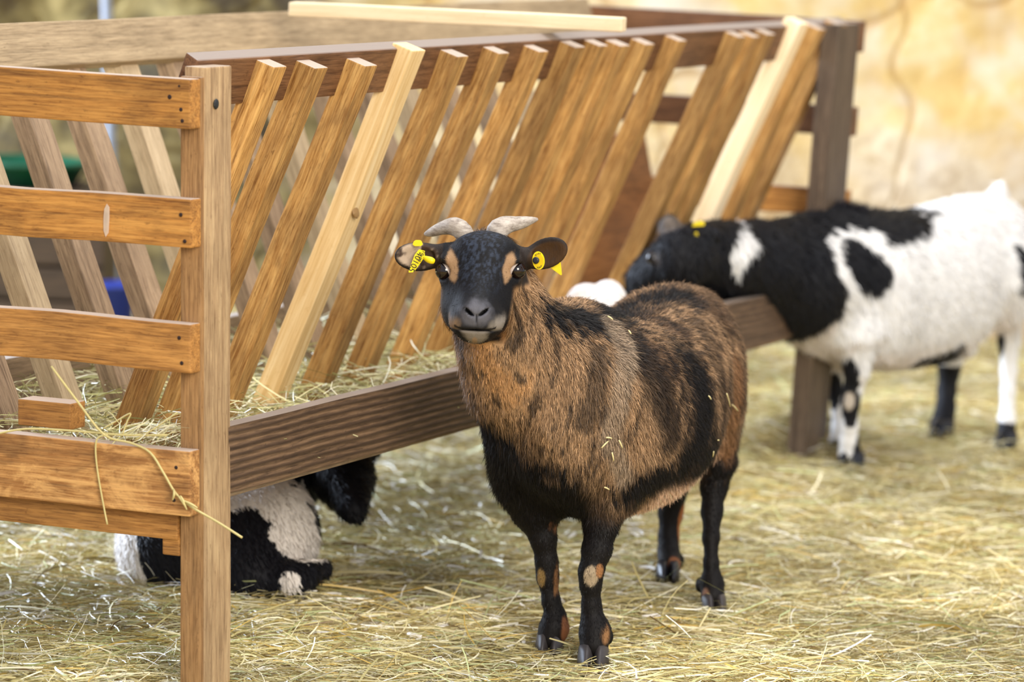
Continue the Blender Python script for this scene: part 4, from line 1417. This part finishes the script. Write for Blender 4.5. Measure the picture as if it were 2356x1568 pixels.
o = stalk([(118, 842, -.05), (180, 925, -.045), (240, 1000, -.036), (300, 1018, -.036), (345, 1040, -.037), (375, 1085, -.04), (405, 1135, -.04), (440, 1165, -.04), (500, 1200, -.045), (557, 1236, -.05)], .0020,
          'long bent hay stalk hanging over the lowest end board and post')
for a, b, c, d in ((400, 1125, 397, 1150), (410, 1140, 430, 1172), (420, 1150, 455, 1168), (415, 1140, 425, 1165)):
    m_ = tube('seed_head', [on_board(a, b, -.042), on_board((a + c) / 2 + 2, (b + d) / 2, -.046), on_board(c, d, -.044)], [.0014, .0022, .0010], STK, o, nseg=6)
stalk([(248, 1000, -.036), (226, 1006, -.036), (220, 1030, -.036), (224, 1080, -.036), (236, 1150, -.037), (247, 1206, -.04)], .0016, 'thin hay stalk drooping straight down the lowest end board')
stalk([(-10, 998, -.03), (60, 986, -.028), (160, 990, -.026), (280, 1000, -.026), (385, 1000, -.026)], .0018, 'straight hay stalk lying flat along the top of the lowest board')
stalk([(238, 985, -.02), (268, 968, -.02), (300, 950, -.02), (293, 968, -.02), (282, 998, -.025)], .0013, 'short kinked hay stalk standing on the lowest end board')
stalk([(310, 1012, -.03), (355, 985, -.03), (408, 948, -.03)], .0013, 'thin hay stalk slanting up towards the front post')

# single straw leaning by the hind hoof
sm_ = plain('bright_straw', lin(232, 216, 160), 0.5)
me = tube('straw_stalk', [at(1634, 1398, 6.36), at(1610, 1440, 6.30), at(1586, 1486, 6.24)], [.0019, .0018, .0016], None, None, nseg=7)
tag(link('straw_stalk', me, sm_, None, loc=at(1586, 1486, 6.24)), 'single straw leaning up beside the hind hoof of the brown goat', 'straw')
# bits caught in the coat
g_br = [((1384, 1030), (1400, 1014)), ((1424, 1012), (1432, 1030)), ((1398, 727), (1410, 735)), ((1446, 760), (1452, 768)), ((1672, 905), (1680, 935)), ((1684, 930), (1698, 945)),
        ((1642, 1038), (1640, 1050)), ((1408, 1040), (1412, 1060)), ((1652, 1012), (1662, 1014)), ((1390, 1120), (1402, 1126)), ((1636, 918), (1630, 910)), ((1394, 1006), (1408, 1008))]
tree_pts = V0


def surf_at(px, py):
    """nearest point of the goat's skin to the camera along a sight line"""
    d = at(px, py, 7.0) - CAM; d /= np.linalg.norm(d)
    q = tree_pts - CAM; t = q @ d
    r = np.linalg.norm(q - t[:, None] * d, axis=1)
    k = r < .006
    if not k.any(): return None
    return CAM + d * (t[k].min() - .012)


g_lab = ['white straw bit on the brown goat\'s shoulder, left of a close pair', 'white straw bit on the brown goat\'s shoulder, right of a close pair', 'pale bit of chaff on the brown goat\'s back behind the black withers',
         'pale bit of chaff on the brown goat\'s back, further towards the rump', 'long pale straw bit hanging at the brown goat\'s rear edge', 'curved pale straw bit at the very rear edge of the brown goat',
         'tiny straw bit above the brown goat\'s near hind leg', 'short straw bit just below the pair on the brown goat\'s shoulder', 'pale fluff in front of the brown goat\'s upper hind leg',
         'small straw bit low on the brown goat\'s shoulder above the foreleg', 'thin straw bit on the dark patch of the brown goat\'s flank', 'short straw bit just above the pair on the brown goat\'s shoulder']
for i, (a_, b_) in enumerate(g_br):
    p0, p1 = surf_at(*a_), surf_at(*b_)
    if p0 is None or p1 is None: continue
    me = tube('straw_fragment', [p0, (p0 + p1) / 2 + [0, -.002, .001], p1], [.0013, .0015, .0011], None, None, nseg=6, sub=2)
    tag(link('straw_fragment', me, sm_, None, loc=p0), g_lab[i], 'straw', 'straw bits in the brown coat')

# ------------------------------------------------------------------ things against the wall at the left
pm = plain('grey_pipe_plastic', lin(132, 138, 150), 0.5)
pp = empty('wall_pipe', at(258, 700, 10.45) * [1, 1, 0], 'pale grey vertical pipe running up the old wall behind the feeder', 'pipe')
tube('pipe', [at(266, 760, 10.4), at(258, 440, 10.4), at(248, 100, 10.4), at(236, -260, 10.4)], [.017, .016, .016, .016], pm, pp, nseg=14, sub=2)
for y_ in (60, 520):
    c = at(249 if y_ < 100 else 260, y_, 10.4)
    tube('pipe_clip', [c + [0, 0, -.012], c + [0, 0, .012]], [.021, .021], plain('grey_clip', lin(120, 120, 124), .5), pp, nseg=14, sub=1)


def tub(name, c, r, h, mat, label, cat, hm=None):
    e = empty(name, c, label, cat)
    bm = bmesh.new()
    prof = [(0, 0), (r * .8, 0), (r, h), (r * 1.06, h), (r * 1.06, h + .012), (r * .96, h + .012), (r * .78, .02), (0, .02)]
    vs = []
    for rr, z in prof:
        vs.append([bm.verts.new((c[0] + rr * math.cos(2 * math.pi * k / 32), c[1] + rr * math.sin(2 * math.pi * k / 32), c[2] + z)) for k in range(32)])
    for A, B in zip(vs, vs[1:]):
        for k in range(32): bm.faces.new([A[k], A[(k + 1) % 32], B[(k + 1) % 32], B[k]])
    bmesh.ops.remove_doubles(bm, verts=bm.verts, dist=1e-6)
    bmesh.ops.recalc_face_normals(bm, faces=bm.faces)
    for f in bm.faces: f.smooth = True
    me = bpy.data.meshes.new('shell'); bm.to_mesh(me); bm.free()
    link('shell', me, mat, e)
    th = [math.radians(q) for q in np.linspace(0, 180, 9)]
    tube('handle', [np.array(c) + [r * 1.05 * math.cos(t), -.02 - r * .35 * math.sin(t), h - r * .55 * math.sin(t)] for t in th], [.004] * 9, hm or NAIL, e, nseg=8, sub=2)
    return e


cr = empty('wooden_crate', at(60, 700, 10.0) * [1, 1, 0], 'dark brown wooden crate standing by the old wall, green tub on top', 'crate')
cx_, cy_ = at(60, 700, 10.0)[:2]
DK = wood_mat('dark_crate_wood', lin(38, 30, 24), lin(66, 52, 40), lin(88, 70, 54), 0.5, 0.2, dustc=lin(90, 74, 58))
for k in range(4):
    for dy in (-.17, .155):
        beam('board', (cx_ - .24, cy_ + dy, .01 + k * .098), (.48, 0, 0), (0, 0, .088), (0, .015, 0), DK, cr, nseg=3)
for dx in (-.24, .225):
    beam('end_panel', (cx_ + dx, cy_ - .153, 0.0), (0, .306, 0), (0, 0, .39), (.015, 0, 0), DK, cr, nseg=3)
beam('lid', (cx_ - .25, cy_ - .18, .402), (.50, 0, 0), (0, .36, 0), (0, 0, .014), DK, cr, nseg=3)
tub('feed_tub', np.array([cx_, cy_, .417]), .165, .06, plain('dark_green_plastic', lin(8, 70, 48), 0.4), 'shallow dark green tub on the brown crate behind the feeder', 'tub')
tub('bucket', at(262, 700, 9.75) * [1, 1, 0], .06, .16, plain('blue_plastic', lin(34, 52, 140), 0.4), 'small blue bucket on the floor behind the feeder', 'bucket')
